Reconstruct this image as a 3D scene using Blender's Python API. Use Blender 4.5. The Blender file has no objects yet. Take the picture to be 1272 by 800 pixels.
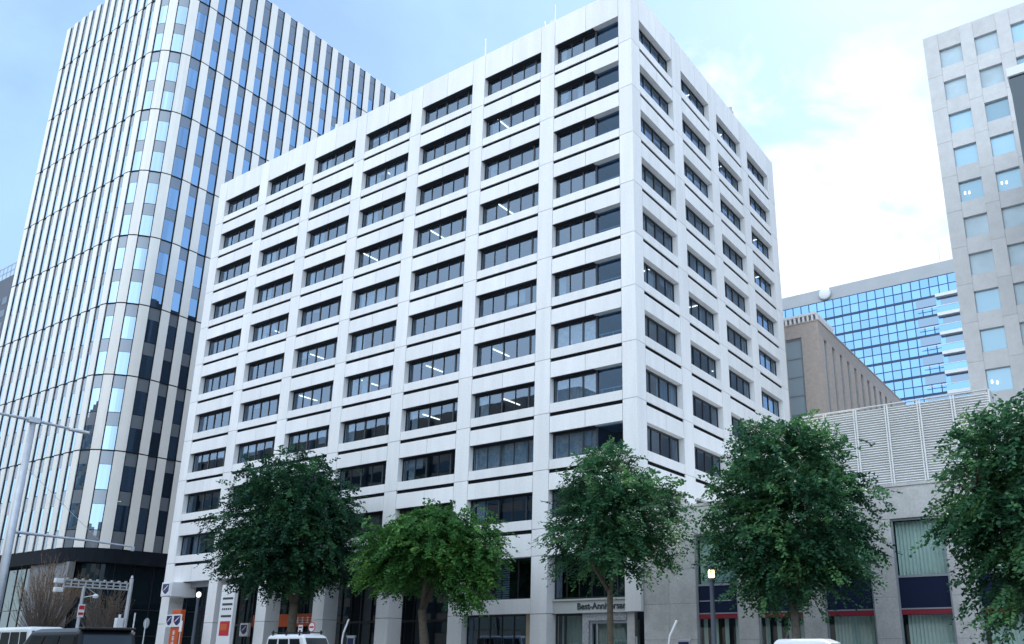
import bpy, bmesh, math, random
import numpy as np
from mathutils import Vector, Matrix, noise as mnoise

R = math.radians
scene = bpy.context.scene
col = scene.collection
rnd = random.Random(7)

# ------------------------------------------------------------------ camera, sky, sun, exposure
cam_d = bpy.data.cameras.new('camera')
cam = bpy.data.objects.new('camera', cam_d); col.objects.link(cam)
cam.location = (0, 0, 1.5)
cam.rotation_euler = (R(90 + 16.536), 0, R(33.315))
cam_d.sensor_fit = 'HORIZONTAL'; cam_d.sensor_width = 36
cam_d.lens = 1024.9 / 1272 * 36
cam_d.shift_x = -(732.4 - 636) / 1272
cam_d.shift_y = (500.2 - 400) / 1272
cam_d.clip_start = .1; cam_d.clip_end = 5000
scene.camera = cam

SUN_EL, SUN_AZ = 52.0, 3.0            # azimuth measured clockwise from +Y (the sun stands behind the buildings)
world = bpy.data.worlds.new('World'); scene.world = world; world.use_nodes = True
nt = world.node_tree; N = nt.nodes; LK = nt.links
for n in list(N): N.remove(n)
def nd(t, **k):
    n = N.new(t)
    for a, b in k.items(): setattr(n, a, b)
    return n
def mth(op, a, b=None, clamp=False):
    n = nd('ShaderNodeMath', operation=op, use_clamp=clamp)
    for i, v in enumerate((a, b)):
        if v is None: continue
        if isinstance(v, (int, float)): n.inputs[i].default_value = v
        else: LK.new(v, n.inputs[i])
    return n.outputs[0]
out = nd('ShaderNodeOutputWorld'); bg = nd('ShaderNodeBackground'); bg.inputs[1].default_value = .14
sky = nd('ShaderNodeTexSky'); sky.sky_type = 'NISHITA'; sky.sun_disc = False
sky.sun_elevation = R(SUN_EL); sky.sun_rotation = R(SUN_AZ); sky.air_density = 1.0; sky.dust_density = .35; sky.ozone_density = 1.0
tc = nd('ShaderNodeTexCoord')
sep = nd('ShaderNodeSeparateXYZ'); LK.new(tc.outputs['Generated'], sep.inputs[0])
den = mth('ADD', mth('MAXIMUM', sep.outputs[2], 0.0), .32)
cmb = nd('ShaderNodeCombineXYZ')
LK.new(mth('DIVIDE', sep.outputs[0], den), cmb.inputs[0]); LK.new(mth('DIVIDE', sep.outputs[1], den), cmb.inputs[1])
def noise(scale, detail, rough, off):
    mp = nd('ShaderNodeMapping'); mp.inputs['Location'].default_value = off; LK.new(cmb.outputs[0], mp.inputs[0])
    n = nd('ShaderNodeTexNoise'); n.inputs['Scale'].default_value = scale; n.inputs['Detail'].default_value = detail
    n.inputs['Roughness'].default_value = rough; n.inputs['Distortion'].default_value = .25; LK.new(mp.outputs[0], n.inputs['Vector'])
    return n.outputs['Fac']
def dotdir(v):
    n = nd('ShaderNodeVectorMath', operation='DOT_PRODUCT'); LK.new(tc.outputs['Generated'], n.inputs[0])
    n.inputs[1].default_value = Vector(v).normalized(); return n.outputs['Value']
# where the cloud banks lie: low towards the sun; an unseen bright veil added behind the camera to light the street fronts
bank = mth('POWER', mth('MAXIMUM', dotdir((-.22, .88, .40)), 0.0), 14.0)
back = mth('MAXIMUM', dotdir((-.1, -.95, .3)), 0.0)
cum = mth('ADD', noise(6.4, 12, .60, (3.1, 1.7, 0)), mth('SUBTRACT', mth('MULTIPLY', bank, .41), .73))
cmask = mth('MULTIPLY', cum, 3.4, True)
wisp = mth('MULTIPLY', mth('SUBTRACT', noise(1.9, 9, .6, (.4, 5.2, 0)), .40), 3.2, True)
wisp = mth('ADD', mth('ADD', mth('MULTIPLY', wisp, .46), .10), mth('MULTIPLY', bank, .2), True)
lvl = mth('ADD', mth('ADD', mth('MULTIPLY', bank, 2.2), 4.0), mth('MULTIPLY', mth('SUBTRACT', noise(11.0, 8, .6, (1.3, 8.1, 0)), .5), 6.0))
cc = nd('ShaderNodeCombineXYZ')
LK.new(mth('MULTIPLY', lvl, .95), cc.inputs[0]); LK.new(mth('MULTIPLY', lvl, .985), cc.inputs[1]); LK.new(mth('MULTIPLY', lvl, 1.03), cc.inputs[2])
mx1 = nd('ShaderNodeMixRGB'); LK.new(wisp, mx1.inputs[0]); LK.new(sky.outputs[0], mx1.inputs[1]); mx1.inputs[2].default_value = (2.8, 4.4, 6.8, 1)
mxb = nd('ShaderNodeMixRGB'); LK.new(mth('MULTIPLY', back, .8), mxb.inputs[0]); LK.new(mx1.outputs[0], mxb.inputs[1]); mxb.inputs[2].default_value = (9.4, 10.6, 12.0, 1)
mx2 = nd('ShaderNodeMixRGB'); LK.new(cmask, mx2.inputs[0]); LK.new(mxb.outputs[0], mx2.inputs[1]); LK.new(cc.outputs[0], mx2.inputs[2])
LK.new(mx2.outputs[0], bg.inputs[0]); LK.new(bg.outputs[0], out.inputs[0])

sun_d = bpy.data.lights.new('sun', 'SUN'); sun_d.energy = 3.0; sun_d.angle = R(.5); sun_d.color = (1, .95, .87)
sun = bpy.data.objects.new('sun', sun_d); col.objects.link(sun)
sd = Vector((math.sin(R(SUN_AZ)) * math.cos(R(SUN_EL)), math.cos(R(SUN_AZ)) * math.cos(R(SUN_EL)), math.sin(R(SUN_EL))))
sun.rotation_euler = (-sd).to_track_quat('-Z', 'Y').to_euler(); sun.location = sd * 200

vs = scene.view_settings
vs.view_transform = 'Standard'; vs.look = 'None'; vs.gamma = 1; vs.use_curve_mapping = False
vs.exposure = 0.85

# ------------------------------------------------------------------ materials
MATS = {}
def new_mat(name):
    m = bpy.data.materials.new(name); m.use_nodes = True
    MATS[name] = m
    return m, m.node_tree, m.node_tree.nodes['Principled BSDF']
def mat(name, c, rough=.6, metal=0.0, spec=.5, var=0.0, scale=1.0, bump=0.0, bscale=30.0, streak=False, coat=0.0, fine=0.0, island=0.0):
    m, t, b = new_mat(name)
    b.inputs['Base Color'].default_value = (*c, 1); b.inputs['Roughness'].default_value = rough
    b.inputs['Metallic'].default_value = metal; b.inputs['Specular IOR Level'].default_value = spec
    b.inputs['Coat Weight'].default_value = coat
    if var or bump:
        co = t.nodes.new('ShaderNodeTexCoord')
    if var:
        mp = t.nodes.new('ShaderNodeMapping'); t.links.new(co.outputs['Object'], mp.inputs[0])
        if streak: mp.inputs['Scale'].default_value = (1, 1, .12)
        n = t.nodes.new('ShaderNodeTexNoise'); n.inputs['Scale'].default_value = scale; n.inputs['Detail'].default_value = 7; n.inputs['Roughness'].default_value = .62
        t.links.new(mp.outputs[0], n.inputs['Vector'])
        cr = t.nodes.new('ShaderNodeValToRGB')
        cr.color_ramp.elements[0].position = .3; cr.color_ramp.elements[1].position = .7
        lo = [max(0, v * (1 - var)) for v in c]; hi = [min(.95, v * (1 + var)) for v in c]
        cr.color_ramp.elements[0].color = (*lo, 1); cr.color_ramp.elements[1].color = (*hi, 1)
        t.links.new(n.outputs['Fac'], cr.inputs[0])
        last = cr.outputs[0]
        if fine:
            n2 = t.nodes.new('ShaderNodeTexNoise'); n2.inputs['Scale'].default_value = 9; n2.inputs['Detail'].default_value = 3
            t.links.new(co.outputs['Object'], n2.inputs['Vector'])
            mr = t.nodes.new('ShaderNodeMapRange'); mr.inputs[1].default_value = .3; mr.inputs[2].default_value = .7
            mr.inputs[3].default_value = 1 - fine; mr.inputs[4].default_value = 1 + fine
            t.links.new(n2.outputs['Fac'], mr.inputs[0])
            vm = t.nodes.new('ShaderNodeVectorMath'); vm.operation = 'SCALE'
            t.links.new(last, vm.inputs[0]); t.links.new(mr.outputs[0], vm.inputs['Scale']); last = vm.outputs[0]
        if island:
            ge = t.nodes.new('ShaderNodeNewGeometry'); mr = t.nodes.new('ShaderNodeMapRange'); mr.inputs[3].default_value = 1 - island; mr.inputs[4].default_value = 1 + island * .4
            t.links.new(ge.outputs['Random Per Island'], mr.inputs[0])
            vm = t.nodes.new('ShaderNodeVectorMath'); vm.operation = 'SCALE'; t.links.new(last, vm.inputs[0]); t.links.new(mr.outputs[0], vm.inputs['Scale']); last = vm.outputs[0]
        t.links.new(last, b.inputs['Base Color'])
    if bump:
        n = t.nodes.new('ShaderNodeTexNoise'); n.inputs['Scale'].default_value = bscale; n.inputs['Detail'].default_value = 4
        t.links.new(co.outputs['Object'], n.inputs['Vector'])
        bp = t.nodes.new('ShaderNodeBump'); bp.inputs['Strength'].default_value = bump; bp.inputs['Distance'].default_value = .02
        t.links.new(n.outputs['Fac'], bp.inputs['Height']); t.links.new(bp.outputs[0], b.inputs['Normal'])
    return m
def mat_emit(name, c, s):
    m, t, b = new_mat(name)
    b.inputs['Base Color'].default_value = (*c, 1); b.inputs['Emission Color'].default_value = (*c, 1); b.inputs['Emission Strength'].default_value = s
    return m
def mat_glass(name, tint, refl, ior=1.5, gloss=(1, 1, 1), wave=0.0):
    """window glass: what is behind shows through, tinted; the sky mirrors in it, more at a grazing angle"""
    m, t, b = new_mat(name); nn = t.nodes; o = nn['Material Output']; nn.remove(b)
    tr = nn.new('ShaderNodeBsdfTransparent'); tr.inputs[0].default_value = (*tint, 1)
    gl = nn.new('ShaderNodeBsdfGlossy'); gl.inputs['Roughness'].default_value = .01; gl.inputs[0].default_value = (*gloss, 1)
    fr = nn.new('ShaderNodeFresnel'); fr.inputs[0].default_value = ior
    ad = nn.new('ShaderNodeMath'); ad.operation = 'ADD'; ad.inputs[1].default_value = refl; ad.use_clamp = True
    t.links.new(fr.outputs[0], ad.inputs[0])
    mx = nn.new('ShaderNodeMixShader'); t.links.new(ad.outputs[0], mx.inputs[0]); t.links.new(tr.outputs[0], mx.inputs[1]); t.links.new(gl.outputs[0], mx.inputs[2])
    # the pane is a thin box: only its outer face tints and mirrors, the far face lets everything through
    ge = nn.new('ShaderNodeNewGeometry'); t2 = nn.new('ShaderNodeBsdfTransparent')
    m2 = nn.new('ShaderNodeMixShader'); t.links.new(ge.outputs['Backfacing'], m2.inputs[0]); t.links.new(mx.outputs[0], m2.inputs[1]); t.links.new(t2.outputs[0], m2.inputs[2])
    t.links.new(m2.outputs[0], o.inputs[0])
    if wave:
        co = nn.new('ShaderNodeTexCoord'); n = nn.new('ShaderNodeTexNoise'); n.inputs['Scale'].default_value = .45; n.inputs['Detail'].default_value = 1
        t.links.new(co.outputs['Object'], n.inputs['Vector'])
        bp = nn.new('ShaderNodeBump'); bp.inputs['Strength'].default_value = wave; bp.inputs['Distance'].default_value = .03
        t.links.new(n.outputs['Fac'], bp.inputs['Height']); t.links.new(bp.outputs[0], gl.inputs['Normal'])
    return m
def mat_coated(name, dark, refl, gloss, wave=.0, island=0.0):
    """coated curtain-wall glass: opaque dark body under a strong mirror"""
    m, t, b = new_mat(name); nn = t.nodes; o = nn['Material Output']; nn.remove(b)
    df = nn.new('ShaderNodeBsdfDiffuse'); df.inputs[0].default_value = (*dark, 1)
    gl = nn.new('ShaderNodeBsdfGlossy'); gl.inputs['Roughness'].default_value = .015; gl.inputs[0].default_value = (*gloss, 1)
    fr = nn.new('ShaderNodeFresnel'); fr.inputs[0].default_value = 1.5
    ad = nn.new('ShaderNodeMath'); ad.operation = 'ADD'; ad.inputs[1].default_value = refl; ad.use_clamp = True
    t.links.new(fr.outputs[0], ad.inputs[0])
    mx = nn.new('ShaderNodeMixShader'); t.links.new(ad.outputs[0], mx.inputs[0]); t.links.new(df.outputs[0], mx.inputs[1]); t.links.new(gl.outputs[0], mx.inputs[2])
    t.links.new(mx.outputs[0], o.inputs[0])
    if island:
        ge = nn.new('ShaderNodeNewGeometry'); oi = nn.new('ShaderNodeObjectInfo')
        a1 = nn.new('ShaderNodeMath'); a1.operation = 'ADD'; t.links.new(ge.outputs['Random Per Island'], a1.inputs[0]); t.links.new(oi.outputs['Random'], a1.inputs[1])
        a2 = nn.new('ShaderNodeMath'); a2.operation = 'FRACT'; t.links.new(a1.outputs[0], a2.inputs[0])
        for sock, c_, lo, hi in ((df.inputs[0], dark, 1 - island, 1 + island * 1.6), (gl.inputs[0], gloss, 1 - island * .2, 1.0)):
            mr = nn.new('ShaderNodeMapRange'); mr.inputs[3].default_value = lo; mr.inputs[4].default_value = hi; t.links.new(a2.outputs[0], mr.inputs[0])
            vm = nn.new('ShaderNodeVectorMath'); vm.operation = 'SCALE'; vm.inputs[0].default_value = c_; t.links.new(mr.outputs[0], vm.inputs['Scale']); t.links.new(vm.outputs[0], sock)
    if wave:
        co = nn.new('ShaderNodeTexCoord'); n = nn.new('ShaderNodeTexNoise'); n.inputs['Scale'].default_value = .5; n.inputs['Detail'].default_value = 1
        t.links.new(co.outputs['Object'], n.inputs['Vector'])
        bp = nn.new('ShaderNodeBump'); bp.inputs['Strength'].default_value = wave; bp.inputs['Distance'].default_value = .03
        t.links.new(n.outputs['Fac'], bp.inputs['Height']); t.links.new(bp.outputs[0], gl.inputs['Normal'])
    return m

mat('precast', (.83, .83, .82), .75, var=.06, scale=1.1, streak=True, bump=.25, bscale=25, fine=.04, island=.06)
mat('joint', (.22, .23, .24), .8)
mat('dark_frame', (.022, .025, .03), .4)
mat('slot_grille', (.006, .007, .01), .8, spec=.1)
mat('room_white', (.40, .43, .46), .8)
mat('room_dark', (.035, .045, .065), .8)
mat('room_floor', (.16, .16, .17), .8)
mat('base_stone', (.20, .21, .22), .6, var=.1, scale=1)
mat('mullion_navy', (.015, .05, .12), .5)
mat('soffit_grey', (.22, .26, .32), .8)
mat('curtain', (.5, .5, .47), .9, var=.25, scale=3)
mat('blind', (.42, .45, .47), .8)
mat_glass('office_glass', (.46, .57, .67), .13, 1.5, (.62, .80, 1), .14)
mat_glass('recess_glass', (.30, .46, .64), .03, 1.45, (.5, .74, 1), .1)
mat_emit('tube_light', (1, .98, .9), 2.2)
mat('stone_tile', (.56, .55, .53), .6, var=.14, scale=1.3, bump=.2, bscale=40, fine=.10, island=.10)
mat('beige_tile', (.50, .38, .28), .6, var=.1, scale=2)
mat('white_metal', (.74, .76, .77), .45)
mat('louvre_white', (.86, .855, .83), .5, var=.05, scale=1)
mat('louvre_post', (.78, .78, .76), .5)
mat('louvre_dark', (.62, .62, .61), .7)
mat('grey_metal', (.36, .39, .42), .45, metal=.4)
mat('galvanised', (.55, .57, .59), .45, metal=.5, var=.1, scale=4)
mat('pole_blue_grey', (.085, .105, .135), .55)
mat('cream_panel', (.86, .84, .78), .5, var=.03, scale=.4, island=.05)
mat_coated('spandrel', (.20, .22, .24), .13, (.74, .84, .94), .1)
mat('tower_dark', (.012, .016, .022), .75, spec=.15)
mat_coated('tower_glass', (.03, .05, .08), .58, (.58, .80, 1.0), .2, island=.8)
mat_coated('base_glass', (.010, .018, .024), .05, (.75, .88, .95), .1)
mat_coated('blue_glass', (.03, .09, .2), .45, (.34, .64, 1.0), .4, island=.5)
mat_coated('blue_glass_dark', (.05, .09, .14), .22, (.6, .8, 1.0), .08)
mat_coated('pale_glass', (.17, .28, .35), .10, (.7, .9, 1.0), .3, island=.6)
mat('pale_blind', (.40, .52, .58), .3, spec=.7, var=.18, scale=.35)
mat_coated('strip_glass', (.36, .44, .48), .10, (.8, .95, 1.0), .1)
mat('far_dark', (.06, .075, .105), .6, var=.1, scale=.2)
mat('granite', (.58, .58, .57), .6, island=.06, var=.08, scale=1.2, bump=.1, bscale=40, fine=.04)
mat('brick', (.50, .43, .38), .8, var=.12, scale=2.5, bump=.3, bscale=30, fine=.08)
mat('roof_grey', (.4, .42, .43), .8)
mat('parapet_grey', (.40, .43, .45), .6, var=.06, scale=.3)
mat('black_gloss', (.008, .009, .012), .3, spec=.3)
mat('white_paint', (.78, .79, .79), .3, coat=.6)
mat('car_glass', (.012, .018, .02), .06, spec=.5)
mat('rubber', (.02, .02, .02), .8)
mat('rim', (.5, .5, .52), .35, metal=.8)
mat('black_plastic', (.02, .02, .022), .6)
mat('lamp_lens', (.85, .86, .85), .2)
mat('tail_red', (.4, .02, .02), .3)
mat('orange', (.60, .10, .02), .5)
mat('navy', (.012, .02, .11), .4)
mat('sign_white', (.80, .81, .82), .5)
mat('sign_red', (.50, .02, .03), .5)
mat('sign_dark', (.03, .045, .055), .5)
mat('sign_beige', (.46, .48, .46), .6, var=.04, scale=2)
mat('carved_stone', (.35, .36, .38), .7, var=.5, scale=7, bump=.8, bscale=9)
mat('red_band', (.26, .015, .035), .5)
mat('blue_panel', (.008, .016, .05), .6, spec=.2)
mat('shop_glass_back', (.30, .38, .37), .8)
mat_glass('shop_glass', (.74, .83, .82), .05, 1.5, (.9, .97, 1), .1)
mat('drape', (.80, .88, .84), .9)
mat('drape_fold', (.24, .30, .29), .9)
mat('bark', (.10, .085, .062), .9, var=.3, scale=8, bump=.6, bscale=20)
mat('bark_grey', (.17, .16, .13), .9, var=.3, scale=6, bump=.6, bscale=20)
mat('twig', (.13, .11, .095), .9)
mat('asphalt', (.05, .05, .052), .9, var=.2, scale=3, bump=.3, bscale=60)
mat('paving', (.30, .29, .28), .85, var=.1, scale=2, bump=.2, bscale=20)
mat('kerb_stone', (.36, .36, .35), .8, var=.1, scale=4)
mat('line_white', (.72, .72, .70), .7)
mat('soil_ground', (.14, .14, .135), .95, var=.2, scale=.2)
mat_emit('lantern_glow', (1, .72, .34), 2.2)
mat_emit('globe_glow', (1, .95, .85), .8)

mat('opposite_dark', (.10, .095, .09), .8, var=.1)
mat('opposite_grey', (.22, .22, .215), .8, var=.1)
def mat_leaf(name, base, yellow):
    m, t, b = new_mat(name); nn = t.nodes
    at = nn.new('ShaderNodeAttribute'); at.attribute_name = 'tone'
    cr = nn.new('ShaderNodeValToRGB'); e = cr.color_ramp.elements
    e[0].position = 0; e[0].color = (*[v * .55 for v in base], 1)
    e[1].position = 1; e[1].color = (*yellow, 1)
    k = e.new(.55); k.color = (*base, 1)
    t.links.new(at.outputs['Fac'], cr.inputs[0]); t.links.new(cr.outputs[0], b.inputs['Base Color'])
    b.inputs['Roughness'].default_value = .55; b.inputs['Specular IOR Level'].default_value = .25
    tl = nn.new('ShaderNodeBsdfTranslucent'); t.links.new(cr.outputs[0], tl.inputs[0])
    mx = nn.new('ShaderNodeMixShader'); mx.inputs[0].default_value = .30
    t.links.new(b.outputs[0], mx.inputs[1]); t.links.new(tl.outputs[0], mx.inputs[2]); t.links.new(mx.outputs[0], nn['Material Output'].inputs[0])
mat_leaf('leaf_deep', (.020, .085, .042), (.06, .17, .06))
mat_leaf('leaf_light', (.060, .195, .045), (.15, .32, .07))
mat_leaf('leaf_mid', (.042, .145, .068), (.13, .29, .10))
mat_leaf('leaf_brown', (.17, .10, .04), (.30, .17, .05))

# ------------------------------------------------------------------ mesh helpers
WORLD_AT = {}
class MB:
    def __init__(s): s.v = []; s.f = []
    def add(s, vs, fs):
        o = len(s.v); s.v += [tuple(p) for p in vs]; s.f += [tuple(i + o for i in f) for f in fs]; return s
    def box(s, x0, x1, y0, y1, z0, z1):
        return s.add([(x0, y0, z0), (x1, y0, z0), (x1, y1, z0), (x0, y1, z0), (x0, y0, z1), (x1, y0, z1), (x1, y1, z1), (x0, y1, z1)],
                     [(0, 3, 2, 1), (4, 5, 6, 7), (0, 1, 5, 4), (1, 2, 6, 5), (2, 3, 7, 6), (3, 0, 4, 7)])
    def prism(s, pts, d):
        """closed polygon pts swept by vector d"""
        n = len(pts); d = Vector(d); a = [Vector(p) for p in pts]
        return s.add(a + [p + d for p in a], [tuple(range(n))[::-1], tuple(range(n, 2 * n))] + [(i, (i + 1) % n, n + (i + 1) % n, n + i) for i in range(n)])
    def tube(s, path, radii, seg=8, cap=True):
        path = [Vector(p) for p in path]
        if isinstance(radii, (int, float)): radii = [radii] * len(path)
        o = len(s.v); n = len(path); up = None
        for i, p in enumerate(path):
            t = (path[min(i + 1, n - 1)] - path[max(i - 1, 0)]).normalized()
            if up is None: up = t.orthogonal().normalized()
            up = (up - t * up.dot(t)); up = up.normalized() if up.length > 1e-6 else t.orthogonal().normalized()
            w = t.cross(up)
            for k in range(seg):
                a = 2 * math.pi * k / seg; s.v.append(tuple(p + (up * math.cos(a) + w * math.sin(a)) * radii[i]))
        for i in range(n - 1):
            for k in range(seg):
                a = o + i * seg + k; b = o + i * seg + (k + 1) % seg; s.f.append((a, b, b + seg, a + seg))
        if cap:
            s.f.append(tuple(o + k for k in range(seg))[::-1]); s.f.append(tuple(o + (n - 1) * seg + k for k in range(seg)))
        return s
    def lathe(s, prof, c, seg=16):
        return s.tube([(c[0], c[1], c[2] + z + i * 1e-5) for i, (r, z) in enumerate(prof)], [r for r, z in prof], seg)
    def build(s, name, m, parent=None, local=False, bevel=0, smooth=False):
        me = bpy.data.meshes.new(name)
        v = s.v
        if parent is not None and not local:
            o = WORLD_AT.get(parent.name, Vector((0, 0, 0))); v = [(a - o.x, b - o.y, c - o.z) for a, b, c in v]
        me.from_pydata(v, [], s.f)
        bm = bmesh.new(); bm.from_mesh(me); bmesh.ops.recalc_face_normals(bm, faces=bm.faces); bm.to_mesh(me); bm.free()
        me.materials.append(MATS[m])
        if smooth: me.polygons.foreach_set('use_smooth', [True] * len(me.polygons))
        ob = bpy.data.objects.new(name, me); col.objects.link(ob)
        if parent is not None: ob.parent = parent; WORLD_AT[ob.name] = WORLD_AT.get(parent.name, Vector((0, 0, 0)))
        else: WORLD_AT[ob.name] = Vector((0, 0, 0))
        if bevel:
            bv = ob.modifiers.new('bevel', 'BEVEL'); bv.width = bevel; bv.segments = 2; bv.limit_method = 'ANGLE'
        return ob
def tag(o, label=None, cat=None, group=None, kind=None):
    for k, v in (('label', label), ('category', cat), ('group', group), ('kind', kind)):
        if v: o[k] = v
    return o
def empty(name, loc, rz=0.0):
    e = bpy.data.objects.new(name, None); col.objects.link(e); e.location = loc; e.rotation_euler[2] = rz; e.empty_display_size = .3
    WORLD_AT[e.name] = Vector(loc); return e
def copy_to(src, parent, loc):
    c = src.copy(); col.objects.link(c); c.parent = parent; c.location = loc
    for ch in src.children:
        if ch.name.startswith('curtain'): continue
        d = ch.copy(); col.objects.link(d); d.parent = c
    return c
def text_mesh(name, body, size, m, parent, loc_world, rot, extrude=.02, bold=0.0, spacing=1.0):
    cu = bpy.data.curves.new(name, 'FONT'); cu.body = body; cu.size = size; cu.extrude = extrude; cu.offset = bold; cu.space_character = spacing
    cu.resolution_u = 3
    t = bpy.data.objects.new('tmp_text', cu); col.objects.link(t)
    bpy.context.view_layer.update()
    me = bpy.data.meshes.new_from_object(t.evaluated_get(bpy.context.evaluated_depsgraph_get()))
    bpy.data.objects.remove(t); bpy.data.curves.remove(cu)
    me.materials.clear(); me.materials.append(MATS[m])
    ob = bpy.data.objects.new(name, me); col.objects.link(ob); ob.parent = parent
    ob.location = Vector(loc_world) - WORLD_AT[parent.name]; ob.rotation_euler = rot
    return ob

# ------------------------------------------------------------------ ground, road, pavement
MB().add([(-1500, -1500, 0), (1500, -1500, 0), (1500, 1500, 0), (-1500, 1500, 0)], [(0, 1, 2, 3)]).build('ground', 'soil_ground')['kind'] = 'structure'
MB().add([(-400, 4.6, .004), (300, 4.6, .004), (300, 29.4, .004), (-400, 29.4, .004)], [(0, 1, 2, 3)]).build('road', 'asphalt')['kind'] = 'structure'
MB().add([(-84.5, 29.4, .004), (-72.5, 29.4, .004), (-72.5, 260, .004), (-84.5, 260, .004)], [(0, 1, 2, 3)]).build('side_street', 'asphalt')['kind'] = 'structure'
m = MB()
for y in (10.6, 23.2):
    for k in range(-60, 40): m.add([(k * 6, y, .008), (k * 6 + 3, y, .008), (k * 6 + 3, y + .15, .008), (k * 6, y + .15, .008)], [(0, 1, 2, 3)])
for y in (16.8, 17.1): m.add([(-400, y, .008), (300, y, .008), (300, y + .12, .008), (-400, y + .12, .008)], [(0, 1, 2, 3)])
m.build('road_markings', 'line_white')['kind'] = 'structure'
m = MB(); m.box(-72.3, 120, 29.6, 60, 0, .14); m.box(-400, -84.7, 29.6, 60, 0, .14); m.box(-400, 300, -25, 4.4, 0, .14)
m.build('pavement', 'paving')['kind'] = 'structure'
m = MB(); m.box(-72.5, 120, 29.4, 29.597, 0, .15); m.box(-400, -84.5, 29.4, 29.597, 0, .15); m.box(-400, 300, 4.403, 4.6, 0, .15)
m.build('kerb', 'kerb_stone')['kind'] = 'structure'

# ------------------------------------------------------------------ the white office block in the middle
YF, XC = 40.15, -23.05
FH, NR = 3.6, 10
ZT = 43.11                                   # head of the top row of windows
WH, SLH = 1.723, .25                         # window height, height of the dark vent slot
ZS = 2.314                                   # head of window down to the top of the slot
WA, NA, PA = 6.552, 5.324, 1.012             # bay, opening, corner pier on the street face
WB, NB, PB = 6.258, 4.825, 1.105             # the same on the side face
XL = -69.93; YB = 66.42; ROOF = 45.3; ZBEAM = 6.78
root = empty('office_building', (XC, YF, 0))
tag(root, 'white eleven storey office block with a grid of wide dark windows', 'building')
def opA(b): x1 = XC - PA - (7 - b) * WA; return x1 - NA, x1
def opB(b): y0 = YF + PB + (b - 1) * WB; return y0, y0 + NB
g = .017                                     # open joint between precast units
w = MB(); core = MB()
TH = .62
# piers on the street face: storey-high units with an open joint at every floor
joints = [.0, 3.4] + [ZBEAM] + [ZT - ZS - r * FH for r in range(NR - 1, -1, -1)] + [ROOF]
for b in range(1, 9):
    x0 = XL if b == 1 else opA(b - 1)[1]
    x1 = opA(b)[0] if b < 8 else XC
    for z0, z1 in zip(joints[:-1], joints[1:]):
        if b == 8:
            zz = max(z0, 3.35)
            if z1 <= 3.41: continue
            w.box(x0 + g, x1, YF, YF + PB - g, zz + g, z1 - g)
        else:
            deep = 1.25 if z1 <= ZBEAM + .01 else TH
            w.box(x0 + g, x1 - g, YF, YF + deep, z0 + g, z1 - g)
# piers on the side face
for b in range(2, 6):
    y0 = opB(b - 1)[1]; y1 = opB(b)[0] if b < 5 else YB
    for z0, z1 in zip(joints[:-1], joints[1:]):
        w.box(XC - TH, XC, y0 + g, y1 - g, z0 + g, z1 - g)
# spandrels and sills
def bandsA(z0, z1, split, only=None):
    for b in range(1, 8):
        if only and b not in only: continue
        x0, x1 = opA(b); xm = (x0 + x1) / 2
        segs = [(x0, xm), (xm, x1)] if split else [(x0, x1)]
        for a, c in segs: w.box(a + g, c - g, YF + .003, YF + TH, z0, z1)
def bandsB(z0, z1, split):
    for b in range(1, 5):
        y0, y1 = opB(b); ym = (y0 + y1) / 2
        segs = [(y0, ym), (ym, y1)] if split else [(y0, y1)]
        for a, c in segs: w.box(XC - TH, XC - .003, a + g, c - g, z0, z1)
for r in range(NR):
    zt = ZT - r * FH
    bandsA(zt - ZS, zt - WH, False); bandsB(zt - ZS, zt - WH, False)
    zlow = (zt - FH) if r < NR - 1 else ZBEAM
    bandsA(zlow, zt - ZS - SLH, True); bandsB(zlow, zt - ZS - SLH, True)
bandsA(ZT, ROOF, True); bandsB(ZT, ROOF, True)
bandsA(3.44, 4.3, False, (6,))
w.build('wall', 'precast', root)
# side street wall, back wall and roof behind the piers
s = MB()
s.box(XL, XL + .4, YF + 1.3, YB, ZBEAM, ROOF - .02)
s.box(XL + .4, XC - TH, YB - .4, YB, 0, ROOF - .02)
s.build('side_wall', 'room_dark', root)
MB().box(XL + .42, XC - TH - .01, YF + TH + .01, YB - .42, ROOF - .9, ROOF - .6).build('roof', 'roof_grey', root)
# backing of the joints, set behind the faces
bk = MB()
for b in range(1, 9):
    x0 = XL if b == 1 else opA(b - 1)[1]; x1 = opA(b)[0] if b < 8 else XC - .06
    bk.box(x0 + .06, x1 - .06, YF + .05, YF + .4, 3.45, ROOF - .05)
for b in range(2, 6):
    y0 = opB(b - 1)[1]; y1 = opB(b)[0] if b < 5 else YB
    bk.box(XC - .4, XC - .05, y0 + .06, y1 - .06, .05, ROOF - .05)
bk.build('joint_backing', 'joint', root)
# floors: slab with the ceiling of the storey below, inner core
for r in range(NR + 1):
    z0 = ZT - r * FH + .32
    MB().box(XL + .45, XC - TH - .02, YF + TH + .02, YB - .45, z0, z0 + .3).build('floor_slab', 'room_white', root)
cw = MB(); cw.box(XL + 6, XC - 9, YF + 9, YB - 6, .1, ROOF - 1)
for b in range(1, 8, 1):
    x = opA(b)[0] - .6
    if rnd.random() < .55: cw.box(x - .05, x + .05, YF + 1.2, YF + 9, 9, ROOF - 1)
cw.build('core_wall', 'room_dark', root)

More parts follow.
